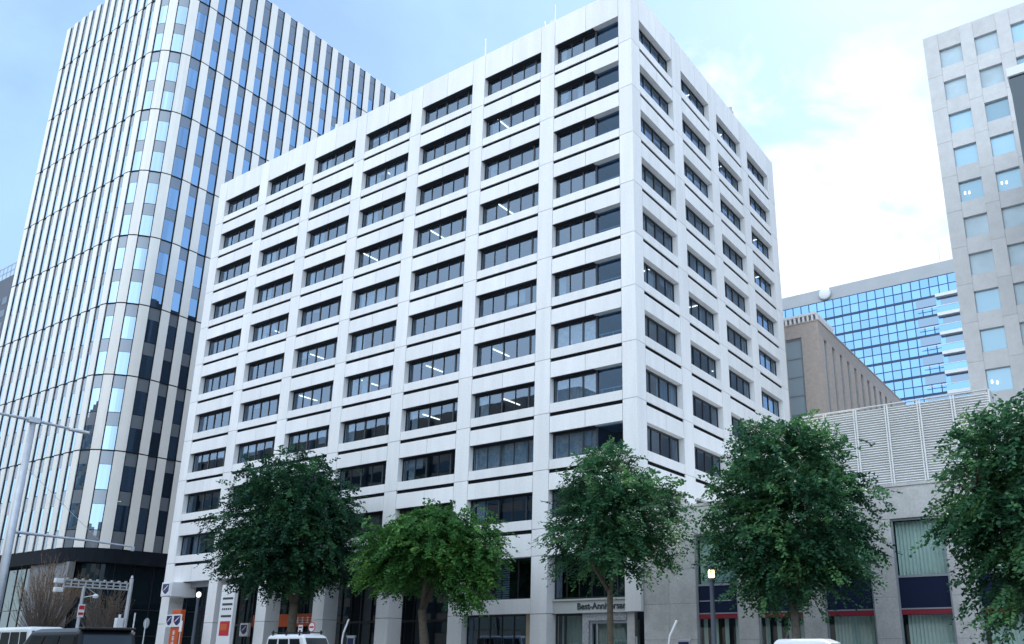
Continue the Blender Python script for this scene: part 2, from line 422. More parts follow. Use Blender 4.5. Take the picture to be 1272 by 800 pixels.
def window_mesh(width, fr, local_axis):
    """frame / glass / slot of one opening, in the axis of its face; u along the wall, d into it"""
    def mp(mb, u0, u1, d0, d1, z0, z1):
        if local_axis == 'A': mb.box(u0, u1, d0, d1, z0, z1)
        else: mb.box(-d1, -d0, u0, u1, z0, z1)
    D = .40
    f = MB()
    mp(f, .012, .06, D, D + .1, -WH, 0); mp(f, width - .06, width - .012, D, D + .1, -WH, 0)
    mp(f, .06, width - .06, D, D + .1, -.13, -.002);
    if local_axis == 'A': mp(f, .012, width - .012, .02, D - .001, -.03, -.002)  # dark plate under the head puts the unlit soffit's shade into colour
    mp(f, .06, width - .06, D, D + .1, -WH + .002, -WH + .06)
    for a, th in fr:
        u = a * width; mp(f, u - th / 2, u + th / 2, D - .02, D + .08, -WH + .06, -.13)
    p = MB(); mp(p, .061, width - .061, D + .04, D + .05, -WH + .061, -.131)
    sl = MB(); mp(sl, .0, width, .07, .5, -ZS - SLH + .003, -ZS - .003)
    return f, p, sl
FRA = ((.235, .03), (.44, .10), (.65, .03), (.86, .10))
FRB = ((.25, .035), (.50, .10), (.75, .035))
FR7 = ((.37, .03), (.69, .10))
BAL7 = 3.25                                   # glazed part of the bay next to the corner
def proto_window(width, fr, ax, with_slot=True):
    f, p, sl = window_mesh(width, fr, ax)
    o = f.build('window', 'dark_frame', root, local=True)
    p.build('pane', 'office_glass', o, local=True)
    return o, sl
STUFF = {('A', 10, 2), ('A', 10, 3), ('A', 10, 4), ('A', 10, 5), ('B', 10, 1), ('B', 10, 2), ('B', 10, 3), ('B', 10, 4), ('B', 9, 4), ('B', 9, 3)}
protos = {'A': proto_window(NA, FRA, 'A'), 'B': proto_window(NB, FRB, 'B'), '7': proto_window(BAL7, FR7, 'A')}
slots = {'A': window_mesh(NA, FRA, 'A')[2], 'B': window_mesh(NB, FRB, 'B')[2]}
used = set(); stuff_f = MB(); stuff_p = MB(); slotmb = MB()
blind_rng = random.Random(5)
def add_offset(dst, src, off):
    dst.add([(a + off[0], b + off[1], c + off[2]) for a, b, c in src.v], src.f)
for r in range(1, NR + 1):
    zt = ZT - (r - 1) * FH
    for ax, nb in (('A', 7), ('B', 4)):
        for b in range(1, nb + 1):
            u0, u1 = opA(b) if ax == 'A' else opB(b)
            loc = (u0 - XC, 0, zt) if ax == 'A' else (0, u0 - YF, zt)
            locw = (u0, YF, zt) if ax == 'A' else (XC, u0, zt)
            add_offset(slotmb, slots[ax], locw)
            if (ax, r, b) in STUFF:
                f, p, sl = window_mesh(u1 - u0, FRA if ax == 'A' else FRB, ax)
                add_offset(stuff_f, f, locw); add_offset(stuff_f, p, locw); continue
            key = '7' if (ax == 'A' and b == 7) else ax
            o = protos[key][0]
            if key in used: o = copy_to(o, root, loc)
            else: o.location = loc; used.add(key)
            # curtains or blinds drawn behind some of the panes
            wd = BAL7 if key == '7' else (u1 - u0)
            q = blind_rng.random()
            if ax == 'A' and blind_rng.random() < .45:
                sc_ = MB(); a0 = blind_rng.choice((.07, .09)) * wd; a1 = blind_rng.choice((.2, .23, .3)) * wd; n = 7
                pts = [(a0 + (a1 - a0) * i / n, .58 + (.05 if i % 2 else 0)) for i in range(n + 1)]
                sc_.add([(u, d, z) for z in (-WH + .02, -.05) for u, d in pts], [(i, i + 1, n + 2 + i, n + 1 + i) for i in range(n)])
                sc_.build('curtain', blind_rng.choice(('curtain', 'blind')), o, local=True)
            if blind_rng.random() < .28:
                sc_ = MB(); k0 = blind_rng.choice((.06, .26, .46, .66)); k1 = k0 + blind_rng.choice((.19, .2, .28)); zb_ = -blind_rng.uniform(.3, 1.2)
                if ax == 'A': sc_.box(k0 * wd, k1 * wd, .56, .575, zb_, -.04)
                else: sc_.box(-.575, -.56, k0 * wd, k1 * wd, zb_, -.04)
                sc_.build('curtain_blind', 'blind', o, local=True)
            forced = (ax == 'A' and (r, b) in ((8, 7), (9, 6), (9, 7), (7, 7)))
            if forced or q < (.12 if ax == 'A' else .42):
                bl = MB(); a0 = .1; a1 = wd - .1
                if ax == 'B' or not forced:
                    k0 = blind_rng.choice((.1, .26, .5, .75)) ; k1 = min(1, k0 + blind_rng.choice((.2, .25, .5))); a0, a1 = wd * k0, wd * k1 - .05
                n = max(2, int((a1 - a0) / .16)); D0 = .62
                top = -.05; bot = -WH + .02
                pts = [(a0 + (a1 - a0) * i / n, D0 + (.05 if i % 2 else 0)) for i in range(n + 1)]
                if ax == 'A': V = [(u, d, z) for z in (bot, top) for u, d in pts]
                else: V = [(-d, u, z) for z in (bot, top) for u, d in pts]
                bl.add(V, [(i, i + 1, n + 2 + i, n + 1 + i) for i in range(n)])
                bl.build('curtain', 'curtain' if forced or q < .07 else 'blind', o, local=True)
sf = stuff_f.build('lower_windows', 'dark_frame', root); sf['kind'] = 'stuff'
so = slotmb.build('vent_slots', 'slot_grille', root); so['kind'] = 'stuff'
# balconies cut into the corner bay
x0, x1 = opA(7); xb = x0 + BAL7
b0 = MB()
b0.box(xb + .0, xb + .1, YF + .36, YF + 2.3, -WH - .3, .02)                     # glazed return
b0.box(xb + .1, x1 + .25, YF + 2.3, YF + 2.42, -WH - .3, .02)                     # back wall
b0.box(xb + .1, x1 + .2, YF + .63, YF + 2.3, -WH - .35, -WH - .3)
bal_src = None
for r in range(1, NR + 1):
    zt = ZT - (r - 1) * FH
    if bal_src is None:
        m = MB(); add_offset(m, b0, (0, 0, 0)); m.v = [(a - XC, b - YF, c) for a, b, c in m.v]
        bal_src = m.build('balcony', 'room_dark', root, local=True)
        rl = MB(); rl.box(xb + .1 - XC, x1 - XC, .50, .54, -WH + .42, -WH + .47)
        for k in range(3): rl.box(xb + .3 + k * .85 - XC, xb + .33 + k * .85 - XC, .505, .535, -WH, -WH + .42)
        rl.build('railing', 'grey_metal', bal_src, local=True)
        cl = MB(); cl.box(xb + .1 - XC, x1 + .2 - XC, .63, 2.3, .03, .06); cl.build('soffit', 'soffit_grey', bal_src, local=True)
        MB().box(xb + .11 - XC, x1 - .01 - XC, .44, .45, -WH + .01, -.01).build('pane', 'recess_glass', bal_src, local=True)
        bal_src.location = (0, 0, zt)
    else: copy_to(bal_src, root, (0, 0, zt))
# fluorescent tubes on the office ceilings
tb = MB(); tb.box(-.035, .035, -.9, .9, -.05, 0); tube0 = tb.build('ceiling_light', 'tube_light', root, local=True)
lr = random.Random(21); first = True; nlit = 0
for r in range(1, NR + 1):
    z = ZT - (r - 1) * FH + .31
    slope = (z - 1.5) / YF
    for b in range(1, 8):
        if lr.random() < .12 + .036 * r and nlit < 66:
            u0, u1 = opA(b); d = min(1.45 / slope, 4.2) + lr.uniform(-.15, .25)
            for k in range(2 if (r > 6 and lr.random() < .4) else 1):
                p = (u0 + (lr.choice((.4, .5, .6)) + .22 * k) * NA + u0 / YF * d - XC, max(1.5, d), z); nlit += 1
                if first: tube0.location = p; first = False
                else: copy_to(tube0, root, p)
tb = MB(); tb.box(-.5, .5, -.04, .04, -.05, 0); tube1 = tb.build('ceiling_light', 'tube_light', root, local=True); first = True
for r in range(1, NR + 1):
    z = ZT - (r - 1) * FH + .31
    slope = (z - 1.5) / -XC
    for b in range(1, 5):
        if lr.random() < .38:
            u0, u1 = opB(b); p = (-max(1.15, 1.35 / slope), u0 + lr.choice((.3, .5, .68)) * NB - YF, z)
            if first: tube1.location = p; first = False
            else: copy_to(tube1, root, p)

# lower storeys -----------------------------------------------------------
# portico of bays 1-5: back wall of dark glass, ceiling
pb = MB(); xA = opA(1)[0]; xE = opA(5)[1]
pb.box(XL + .5, xE - 2.0, YF + 5.2, YF + 5.4, .14, ZBEAM + .2)
pb.build('portico_glazing', 'base_glass', root)
pf = MB()
for k in range(22):
    x = XL + .9 + k * 1.13
    if x < xE - 2.2: pf.box(x, x + .07, YF + 5.1, YF + 5.2, .14, ZBEAM + .1)
pf.box(XL + .5, xE - 2.0, YF + 5.09, YF + 5.2, 3.3, 3.45)
pf.build('portico_mullions', 'dark_frame', root)
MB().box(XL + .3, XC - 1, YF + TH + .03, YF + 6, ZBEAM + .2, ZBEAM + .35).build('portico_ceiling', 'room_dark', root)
x0, x1 = opA(1); MB().box(x0 + 1.3, x1 - .02, YF + .7, YF + 1.1, ZBEAM - .42, ZBEAM + .19).build('portico_bulkhead', 'grey_metal', root)
x0, x1 = opA(5)
MB().box(x0 + 2.6, x0 + 4.1, YF + 3.2, YF + 5.4, .14, ZBEAM).build('tiled_pier', 'beige_tile', root)
# bay 6: window over a band over a shop window
x0, x1 = opA(6)
MB().box(x1 - .62, x1 - .02, YF + .45, YF + .8, .14, 4.29).build('tiled_pier', 'beige_tile', root)
def lower_window(name, x0, x1, z0, z1, nm, d=.5):
    f = MB(); f.box(x0, x0 + .06, YF + d, YF + d + .1, z0, z1); f.box(x1 - .06, x1, YF + d, YF + d + .1, z0, z1)
    f.box(x0 + .06, x1 - .06, YF + d, YF + d + .1, z1 - .12, z1); f.box(x0 + .06, x1 - .06, YF + d, YF + d + .1, z0, z0 + .08)
    for k in range(1, nm): u = x0 + (x1 - x0) * k / nm; f.box(u - .03, u + .03, YF + d, YF + d + .1, z0 + .08, z1 - .12)
    o = f.build(name, 'dark_frame', root)
    MB().box(x0 + .06, x1 - .06, YF + d + .04, YF + d + .05, z0 + .08, z1 - .12).build('pane', 'office_glass', o)
    return o
o = lower_window('shop_window', x0 + .02, x1 - .02, 4.31, ZBEAM - .01, 4)
bl = MB()
for k in range(16): bl.box(x0 + 2.1, x0 + 3.1, YF + .75, YF + .78, 4.4 + k * .14, 4.4 + k * .14 + .09)
bl.build('slatted_blind', 'blind', o)
lower_window('shop_window', x0 + .02, x1 - .64, .16, 3.43, 5)
MB().box(x0, x1, YF + 3.4, YF + 3.5, .14, ZBEAM).build('shop_back_wall', 'room_dark', root)
# bay 7: bridal shop front set back behind the piers
x0, x1 = opA(7)
o = lower_window('shop_window', x0 + .02, x1 - .02, 4.24, ZBEAM - .01, 6, .75)
MB().box(x0 + .02, x1 + .5, YF + 3.4, YF + 3.5, .14, ZBEAM).build('shop_back_wall', 'room_dark', root)
f = MB()
f.box(x0 + .02, x0 + .1, YF + .9, YF + 1.0, .14, 3.42); f.box(x0 + .62, x0 + .74, YF + .9, YF + 1.0, .14, 3.42)
f.box(x0 + .1, x0 + .62, YF + .9, YF + 1.0, 3.3, 3.42); f.box(x0 + .74, x0 + 2.0, YF + .9, YF + 1.0, 3.3, 3.42)
sf_ = f.build('shop_front', 'dark_frame', root)
MB().box(x0 + .1, x0 + 2.0, YF + .94, YF + .95, .14, 3.3).build('pane', 'shop_glass', sf_)
d = MB()
def folds(mb, x0, x1, y, z0, z1, n):
    pts = [(x0 + (x1 - x0) * i / n, y + (.05 if i % 2 else -.05)) for i in range(n + 1)]
    mb.add([(a, b, z) for z in (z0, z1) for a, b in pts], [(i, i + 1, n + 2 + i, n + 1 + i) for i in range(n)])
folds(d, x0 + .1, x0 + 2.0, YF + 1.5, .14, 3.3, 16); folds(d, x0 + 2.4, x1 + .1, YF + 1.5, .14, 3.0, 20)
d.build('curtain', 'shop_glass_back', sf_)
c = MB()
c.box(x0 + 2.02, x0 + 2.45, YF + .72, YF + .95, .14, 3.40); c.box(x0 + 2.45, x1 - .35, YF + .72, YF + .95, 2.98, 3.40)
c.build('carved_surround', 'carved_stone', root)
dr = MB(); dr.box(x0 + 2.46, x0 + 2.62, YF + .85, YF + 1.0, .14, 2.96); dr.box(x0 + 2.62, x1 - .36, YF + .85, YF + 1.0, 2.82, 2.96)
dr.box(x0 + 2.9, x0 + 3.0, YF + .85, YF + 1.0, .14, 2.82)
do = dr.build('shop_door', 'grey_metal', root)
MB().box(x0 + 3.0, x1 - .36, YF + .92, YF + .93, .14, 2.82).build('pane', 'shop_glass', do)
MB().box(x1 - .34, x1 + .15, YF + .78, YF + 1.1, .14, 3.40).build('door_jamb', 'stone_tile', root)
e = MB(); e.box(x1 + .9, XC - .02, YF + 1.0, YF + 1.1, .14, 3.34); e.box(x1 + .16, x1 + .3, YF + .8, YF + .9, .14, 2.1)
e.build('entrance_recess', 'grey_metal', root)
# sign band of the shop
sb = MB(); sb.box(x0 + .012, x1 + .6, YF + .62, YF + .95, 3.46, 4.12); sb.box(x0 + .012, x1 + .6, YF + .52, YF + .95, 4.12, 4.22); sb.box(x0 + .012, x1 + .6, YF + .56, YF + .95, 3.41, 3.46)
sg = sb.build('shop_sign', 'sign_beige', root)
text_mesh('lettering', 'Best-Anniversary', .51, 'sign_dark', sg, (x0 + 1.72, YF + .60, 3.62), (R(90), 0, 0), .015, .012, 1.0)

# ------------------------------------------------------------------ low stone annex with the louvred plant screen
YA = 40.45
an = empty('annex_building', (-10, YA, 0))
tag(an, 'low grey stone annex with tall curtained windows and red bands under blue panels', 'building')
AX0, AX1, AZ = XC + .02, 9.0, 9.0
W0 = [-19.87 + 3.43 * k for k in range(8)]; WW = 2.36; WT = 7.34
aw = MB(); edges = [AX0] + [v for x in W0 for v in (x, x + WW)] + [AX1]
for i in range(0, len(edges), 2):
    a, b = edges[i], edges[i + 1]
    zs = [0.0, 1.9, 3.75, 5.55, WT]
    for z0, z1 in zip(zs[:-1], zs[1:]):
        if i == 0: aw.box(a, a + 1.55, YA, YA + .5, z0 + .008, z1 - .008); aw.box(a + 1.565, b - .008, YA, YA + .5, z0 + .008, z1 - .008)
        else: aw.box(a + .003, b - .003, YA, YA + .5, z0 + .008, z1 - .008)
aw.box(AX0, AX1, YA + .003, YA + .5, WT + .008, AZ - .14)
aw.box(AX0, AX1, YA - .05, YA + .6, AZ - .14, AZ)
aw.box(AX1 - .5, AX1, YA + .6, YA + 24, 0, AZ); aw.box(AX0 + .3, AX1 - .5, YA + 23.5, YA + 24, 0, AZ)
aw.build('wall', 'stone_tile', an)
jb = MB()
for i in range(0, len(edges), 2): jb.box(edges[i] + .03, edges[i + 1] - .03, YA + .03, YA + .4, .02, WT)
jb.build('joint_backing', 'joint', an)
MB().box(AX0 + .1, AX1 - .5, YA + .6, YA + 23.5, AZ - .5, AZ - .3).build('roof', 'roof_grey', an)
MB().box(AX0 + .1, AX1 - .6, YA + 2.6, YA + 2.7, .1, AZ - .6).build('inner_wall', 'room_dark', an)
for i, x in enumerate(W0):
    f = MB(); d0, d1 = YA + .12, YA + .24
    f.box(x, x + .09, d0, d1, .14, WT); f.box(x + WW - .09, x + WW, d0, d1, .14, WT); f.box(x + .09, x + WW - .09, d0, d1, WT - .09, WT)
    f.box(x + .09, x + WW - .09, d0, d1, 4.62, 4.72); f.box(x + .09, x + WW - .09, d0, d1, 3.18, 3.24)
    o = f.build('tall_window', 'grey_metal', an)
    MB().box(x + .09, x + WW - .09, d0 + .05, d0 + .06, 4.72, WT - .09).build('pane', 'shop_glass', o)
    MB().box(x + .09, x + WW - .09, d0 + .05, d0 + .06, .14, 2.95).build('pane', 'shop_glass', o)
    MB().box(x + .09, x + WW - .09, d0 + .03, d0 + .08, 3.24, 4.62).build('spandrel_panel', 'blue_panel', o)
    rb = MB().box(x + .09, x + WW - .09, d0 + .01, d0 + .08, 2.95, 3.18).build('red_band', 'red_band', o)
    c = MB(); folds(c, x + .1, x + WW - .1 - (.7 if i == 0 else 0), YA + .55, 4.7, WT - .1, 26)
    if i in (0, 1):
        for k in range(4): folds(c, x + .15 + k * .6, x + .38 + k * .6, YA + .6, .14, 2.95, 4)
    else: folds(c, x + .25, x + WW - .1, YA + .6, .14, 2.95, 24)
    c.build('drape', 'drape', o)
    if i == 0:
        MB().box(x + .5, x + WW - .2, YA + .5, YA + .52, 4.8, 5.5).build('notice_panel', 'pale_blind', o)
        MB().box(x + .15, x + 1.95, d0 + .0, d0 + .03, 3.82, 3.88).build('tube_trim', 'grey_metal', o)
# louvred screen on its roof
YL = 42.5
ls = MB(); LX0, LX1, LT = -14.4, -4.8, 13.5
zz = AZ - .1
while zz < LT - .1:
    ls.add([(LX0, YL + .10, zz), (LX1, YL + .10, zz), (LX1, YL, zz + .04), (LX0, YL, zz + .04), (LX0, YL + .13, zz + .02), (LX1, YL + .13, zz + .02), (LX1, YL + .03, zz + .075), (LX0, YL + .03, zz + .075)],
           [(0, 1, 2, 3), (3, 2, 6, 7), (7, 6, 5, 4), (4, 5, 1, 0), (0, 3, 7, 4), (1, 5, 6, 2)])
    ls.add([(LX1 - .10, YL, zz), (LX1 - .10, YL + 9, zz), (LX1, YL + 9, zz + .04), (LX1, YL, zz + .04), (LX1 - .13, YL, zz + .02), (LX1 - .13, YL + 9, zz + .02), (LX1 - .03, YL + 9, zz + .075), (LX1 - .03, YL, zz + .075)],
           [(0, 1, 2, 3), (3, 2, 6, 7), (7, 6, 5, 4), (4, 5, 1, 0), (0, 3, 7, 4), (1, 5, 6, 2)])
    zz += .125
scr = ls.build('louvre_screen', 'louvre_white', an)
pm = MB()
x = LX1
while x > LX0:
    pm.box(x - .05, x + .02, YL - .03, YL - .003, AZ - .1, LT); pm.box(x - .17, x - .11, YL - .03, YL - .003, AZ - .1, LT) if x < LX1 - .1 else None
    x -= 1.60
pm.box(LX0, LX1, YL - .045, YL + .15, LT, LT + .04); pm.box(LX1 - .15, LX1 + .045, YL + .153, YL + 9, LT, LT + .04)
for k in range(1, 6): pm.box(LX1 + .003, LX1 + .04, YL + k * 1.6, YL + k * 1.6 + .12, AZ - .1, LT)
pm.build('post', 'louvre_post', scr)
MB().box(LX0, LX1 - .2, YL + .2, YL + .25, AZ - .1, LT - .1).build('screen_backing', 'louvre_dark', scr)

# ------------------------------------------------------------------ tall tower with the rounded corner
X0, Y0, RAD = -87.0, 40.83, 4.3
tw = empty('glass_tower', (X0, Y0, 0))
tag(tw, 'tall rounded corner tower striped with cream vertical panels and mirror glass', 'building')
XT0 = -115.7; LS = (X0 - RAD) - XT0; LA = RAD * math.pi / 2; YE = 100.0
def path(s, off=0.0):
    if s <= LS: p = Vector((XT0 + s, Y0)); n = Vector((0, -1))
    elif s <= LS + LA:
        a = (s - LS) / RAD; n = Vector((math.sin(a), -math.cos(a))); p = Vector((X0 - RAD, Y0 + RAD)) + n * RAD
    else: p = Vector((X0, Y0 + RAD + s - LS - LA)); n = Vector((1, 0))
    return p + n * off, n
bays = []
for k in range(12): bays.append((LS * k / 12, LS * (k + 1) / 12, 'L'))
for k in range(3): bays.append((LS + LA * k / 3, LS + LA * (k + 1) / 3, 'C'))
s = LS + LA
while s < LS + LA + YE - Y0 - RAD - 2.07: bays.append((s, s + 2.07, 'R')); s += 2.07
def strip(mb, s0, s1, o0, o1, z0, z1, n=1):
    for k in range(n):
        a = s0 + (s1 - s0) * k / n; b = s0 + (s1 - s0) * (k + 1) / n
        P = [path(a, o0)[0], path(b, o0)[0], path(b, o1)[0], path(a, o1)[0]]
        mb.prism([(p.x, p.y, z0) for p in P], (0, 0, z1 - z0))
TROOF, TBOT = 85.8, 11.15
BANDS = [21.2 + 8.243 * k for k in range(8)]
lv = [12.957 + 4.1215 * k for k in range(17)]
TD = .17
spn = MB(); swin = []
for bi, (s0, s1, side) in enumerate(bays):
    pw = .98; ng = 4 if side == 'C' else 1
    pn = MB(); zs = [TBOT] + BANDS + [TROOF]
    for z0, z1 in zip(zs[:-1], zs[1:]):
        a0 = z0 + (.07 if z0 != TBOT else 0); a1 = z1 - (.07 if z1 != TROOF else 0)
        strip(pn, s0 + .0, s0 + pw, 0.02, TD, a0, a1, 4 if side == 'C' else 1)
    pn.build('facade_panel', 'cream_panel', tw)
    fr_ = MB(); strip(fr_, s0 + pw + .003, s0 + pw + .06, .003, .09, TBOT, TROOF - .06); strip(fr_, s1 - .085, s1 - .003, .003, .15, TBOT, TROOF - .06)
    fr_.build('window_frame', 'tower_dark', tw)
    g0, g1 = s0 + pw + .063, s1 - .088
    strip(spn, g0, g1, .005, .04, TBOT, 12.9, ng)
    for z in lv: strip(spn, g0, g1, .005, .04, z - 1.5 + .03, z - .05, ng) if z > 13 else None
    strip(spn, g0, g1, .005, .04, TROOF - 1.3, TROOF - .2, ng); strip(spn, g0, g1, .005, .04, TROOF - 4.2, TROOF - 1.36, ng)
    for fi, z in enumerate(lv + [BANDS[-1] + 2.68 + 1.5 ]):
        zb, zt_ = z - 4.1215 + .02, z - 1.5
        if fi == 0: continue
        if fi == 17: zb, zt_ = BANDS[-1] + .07, TROOF - 4.26
        swin.append((side, bi, zb, zt_, g0, g1))
o = spn.build('spandrels', 'spandrel', tw); o['kind'] = 'stuff'
def rank(t):
    side, bi, zb, zt_, g0, g1 = t
    p, n = path((g0 + g1) / 2); v = Vector((p.x, p.y, zb)); d = v.length
    vis = 1.0
    if side == 'L': vis = .3
    if side == 'R' and zb < 52 and p.y > 49.6: vis = .01
    if zb > 66 - .0 : vis *= .8
    return -vis * max(.05, -(n.x * p.x + n.y * p.y) / d) / d ** 2
swin.sort(key=rank)
rest = MB()
for i, (side, bi, zb, zt_, g0, g1) in enumerate(swin):
    if i < 100: m = MB(); strip(m, g0, g1, .005, .03, zb, zt_, 4 if side == 'C' else 1); m.build('window', 'tower_glass', tw)
    else: strip(rest, g0, g1, .005, .03, zb, zt_, 4 if side == 'C' else 1)
o = rest.build('upper_windows', 'tower_glass', tw); o['kind'] = 'stuff'
core = MB(); STOT = bays[-1][1]
for s0, s1, side in bays: strip(core, s0, s1, -.3, -.002, TBOT, TROOF - .05, 4 if side == 'C' else 1)
core.build('wall', 'tower_dark', tw)
for z in BANDS:
    bd = MB()
    for s0, s1, side in bays: strip(bd, s0, s1, .0, TD - .04, z - .06, z + .06, 4 if side == 'C' else 1)
    bd.build('floor_band', 'tower_dark', tw)
# left end, roof, soffit, glazed base set back under the tower
lb = MB(); lb.box(XT0 - .3, XT0 - .003, Y0 - .05, YE, TBOT, TROOF - .05); lb.build('end_wall', 'cream_panel', tw)
P = [path(s_, -.31)[0] for s_ in [0, LS] + [LS + LA * k / 8 for k in range(1, 9)] + [STOT]]
ring = [(p.x, p.y) for p in P] + [(XT0, P[-1].y)]
MB().prism([(x, y, TROOF - 1.2) for x, y in ring], (0, 0, .3)).build('roof', 'roof_grey', tw)
P2 = [path(s_, .1)[0] for s_ in [0, LS] + [LS + LA * k / 8 for k in range(1, 9)] + [STOT]]
MB().prism([(p.x, p.y, TBOT - 1.4) for p in P2] + [(XT0, YE, TBOT - 1.4)], (0, 0, 1.39)).build('soffit', 'tower_dark', tw)
bg_, bm_ = MB(), MB()
for s0, s1, side in bays:
    strip(bg_, s0, s1, -1.1, -1.0, .1, TBOT - 1.4, 4 if side == 'C' else 1)
    strip(bm_, s0 - .04, s0 + .04, -1.02, -.93, .1, TBOT - 1.4, 1)
    for z in (2.6, 5.2): strip(bm_, s0 + .04, s1 - .04, -1.02, -.95, z, z + .1, 4 if side == 'C' else 1)
bg_.build('base_glazing', 'base_glass', tw); bm_.build('base_mullions', 'dark_frame', tw)
MB().box(-97.0, -89.0, Y0 + .3, Y0 + .9, .1, TBOT - 1.42).build('base_stone_wall', 'base_stone', tw)

# ------------------------------------------------------------------ far dark block at the left edge
fb = empty('office_block', (-262, 90, 0)); tag(fb, 'dark distant block with a roof railing behind the tower', 'building')
MB().box(-290, -256.5, 90, 115, 0, 104.0).build('wall', 'far_dark', fb)
m = MB()
for k in range(14):
    for j in range(8): m.box(-289 + j * 4.1, -286 + j * 4.1, 89.94, 89.998, 97.5 - k * 4 - 2.2, 97.5 - k * 4)
o = m.build('windows', 'base_glass', fb)
m = MB().box(-290, -257, 90.2, 90.35, 108.0, 108.3).box(-290, -257, 90.2, 90.35, 106, 106.2)
for k in range(14): m.box(-290 + k * 2.5, -289.7 + k * 2.5, 90.2, 90.35, 104, 108)
m.build('roof_railing', 'grey_metal', fb)

# ------------------------------------------------------------------ grey stone building at the right edge
YR = 70.0
rb = empty('stone_building', (-9.2, YR, 0)); tag(rb, 'grey stone office building at the right edge with pale square windows', 'building')
RX0, RX1, RZ = -9.2, 14.0, 55.4
cols = [-7.95 + 2.93 * k for k in range(7)]; WWR = 1.84
rows = [53.65 - 3.41 * k for k in range(15)]; WHR = 1.93
rw = MB(); ed = [RX0] + [v for x in cols for v in (x, x + WWR)] + [RX1]
for i in range(0, len(ed), 2):
    zs = [0] + [rows[-1] - 3.41 * 0 - WHR - .7] + [r - WHR - .72 for r in rows[::-1]][1:] + [RZ]
    for z0, z1 in zip(zs[:-1], zs[1:]): rw.box(ed[i] + .004, ed[i + 1] - .004, YR, YR + .5, z0 + .01, z1 - .01)
for x in cols:
    rw.box(x + .004, x + WWR - .004, YR + .03, YR + .5, rows[0], RZ - .01)
    for a, b in zip(rows[:-1], rows[1:]): rw.box(x + .004, x + WWR - .004, YR + .03, YR + .5, b, a - WHR)
    rw.box(x + .004, x + WWR - .004, YR + .03, YR + .5, 0, rows[-1] - WHR)
rw.box(RX0, RX0 + .5, YR + .503, YR + 28, 0, RZ); rw.box(RX1 - .5, RX1, YR + .503, YR + 28, 0, RZ)
rw.build('wall', 'granite', rb)
MB().box(RX0 + .5, RX1 - .5, YR + .6, YR + 28, RZ - .6, RZ - .4).build('roof', 'roof_grey', rb)
MB().box(RX0 + .03, RX1 - .03, YR + .36, YR + .45, .1, RZ - .3).build('backing', 'joint', rb)
wr = random.Random(4)
kinds = {(3, 0): 'pale_glass', (9, 0): 'blue_glass_dark', (8, 0): 'blue_glass_dark'}
for k, z in enumerate(rows[:13]):
    for j, x in enumerate(cols[:4]):
        lit = (k in (4,) ) or (k == 9 and j == 0)
        blind = (k, j) in ((0, 0), (0, 1), (1, 0), (1, 1), (5, 0), (6, 0), (5, 1), (10, 0), (11, 0), (7, 1), (6, 1), (8, 1))
        f = MB(); f.box(x, x + .05, YR + .26, YR + .34, z - WHR, z); f.box(x + WWR - .05, x + WWR, YR + .26, YR + .34, z - WHR, z)
        f.box(x + .05, x + WWR - .05, YR + .26, YR + .34, z - .05, z); f.box(x + .05, x + WWR - .05, YR + .26, YR + .34, z - WHR, z - WHR + .05)
        o = f.build('window', 'grey_metal', rb)
        MB().box(x + .05, x + WWR - .05, YR + .3, YR + .31, z - WHR + .05, z - .05).build('pane', 'pale_glass' if not blind else 'pale_blind', o)
        if lit:
            q = MB()
            for dx, dz in ((.5 + wr.uniform(-.3, .3), -.7), (.8 + wr.uniform(-.2, .5), -.62 + wr.uniform(-.3, .1))): q.box(x + dx, x + dx + .1, YR + .27, YR + .295, z + dz - .45, z + dz - .2)
            q.build('ceiling_light', 'tube_light', o)

# projecting white framed bay of the neighbour on the right
nb = empty('projecting_bay', (1.5, 60, 0)); tag(nb, 'white framed dark bay jutting over the stone building at the right edge', 'building')
MB().box(-2.55, 8, 60, 66, 41.9, 42.6).build('fascia', 'white_metal', nb)
MB().box(-2.45, 8, 60.2, 66, 30, 41.9).build('glazing', 'base_glass', nb)
MB().box(-1.6, 8, 60.0, 60.19, 30, 40.0).build('panel', 'granite', nb)
MB().box(-.5, 8, 61, 65.9, 0, 30).build('wall', 'granite', nb)

# ------------------------------------------------------------------ brick building behind the annex
bb = empty('brick_building', (-22.6, 75, 0)); tag(bb, 'brown brick building with narrow vertical windows behind the louvred screen', 'building')
BX, BY, BZ = -22.58, 75.0, 32.2
bw = MB()
sx0, sx1 = -26.0, -24.35
bw.box(-36, sx0, BY, BY + .4, 0, BZ); bw.box(sx1, BX, BY, BY + .4, 0, BZ); bw.box(sx0, sx1, BY, BY + .4, 30.8, BZ)
ys = [76.4 + 2.55 * k for k in range(18)]; WY = 1.0
e2 = [BY + .4] + [v for y in ys for v in (y, y + WY)] + [124]
for i in range(0, len(e2), 2): bw.box(BX - .4, BX, e2[i], e2[i + 1], 0, BZ - .003)
for y in ys: bw.box(BX - .4, BX - .003, y, y + WY, 30.7, BZ - .006)
bw.box(-36.1, BX + .06, BY - .06, 124, BZ, BZ + .12)
bw.build('wall', 'brick', bb)
MB().box(-36, BX - .5, BY + .5, 124, BZ - .5, BZ - .3).build('roof', 'roof_grey', bb)
for i, y in enumerate(ys):
    m = MB(); m.box(BX - .28, BX - .22, y, y + WY, .1, 30.7)
    o = m.build('window', 'strip_glass', bb)
    f = MB()
    for q in range(14): f.box(BX - .22, BX - .17, y, y + WY, 30.5 - q * 2.1, 30.56 - q * 2.1)
    f.box(BX - .22, BX - .16, y, y + .05, .1, 30.7); f.box(BX - .22, BX - .16, y + WY - .05, y + WY, .1, 30.7)
    f.build('frame', 'grey_metal', o)
m = MB().box(sx0, sx1, BY + .2, BY + .26, .1, 30.8); o = m.build('window', 'strip_glass', bb)
f = MB()
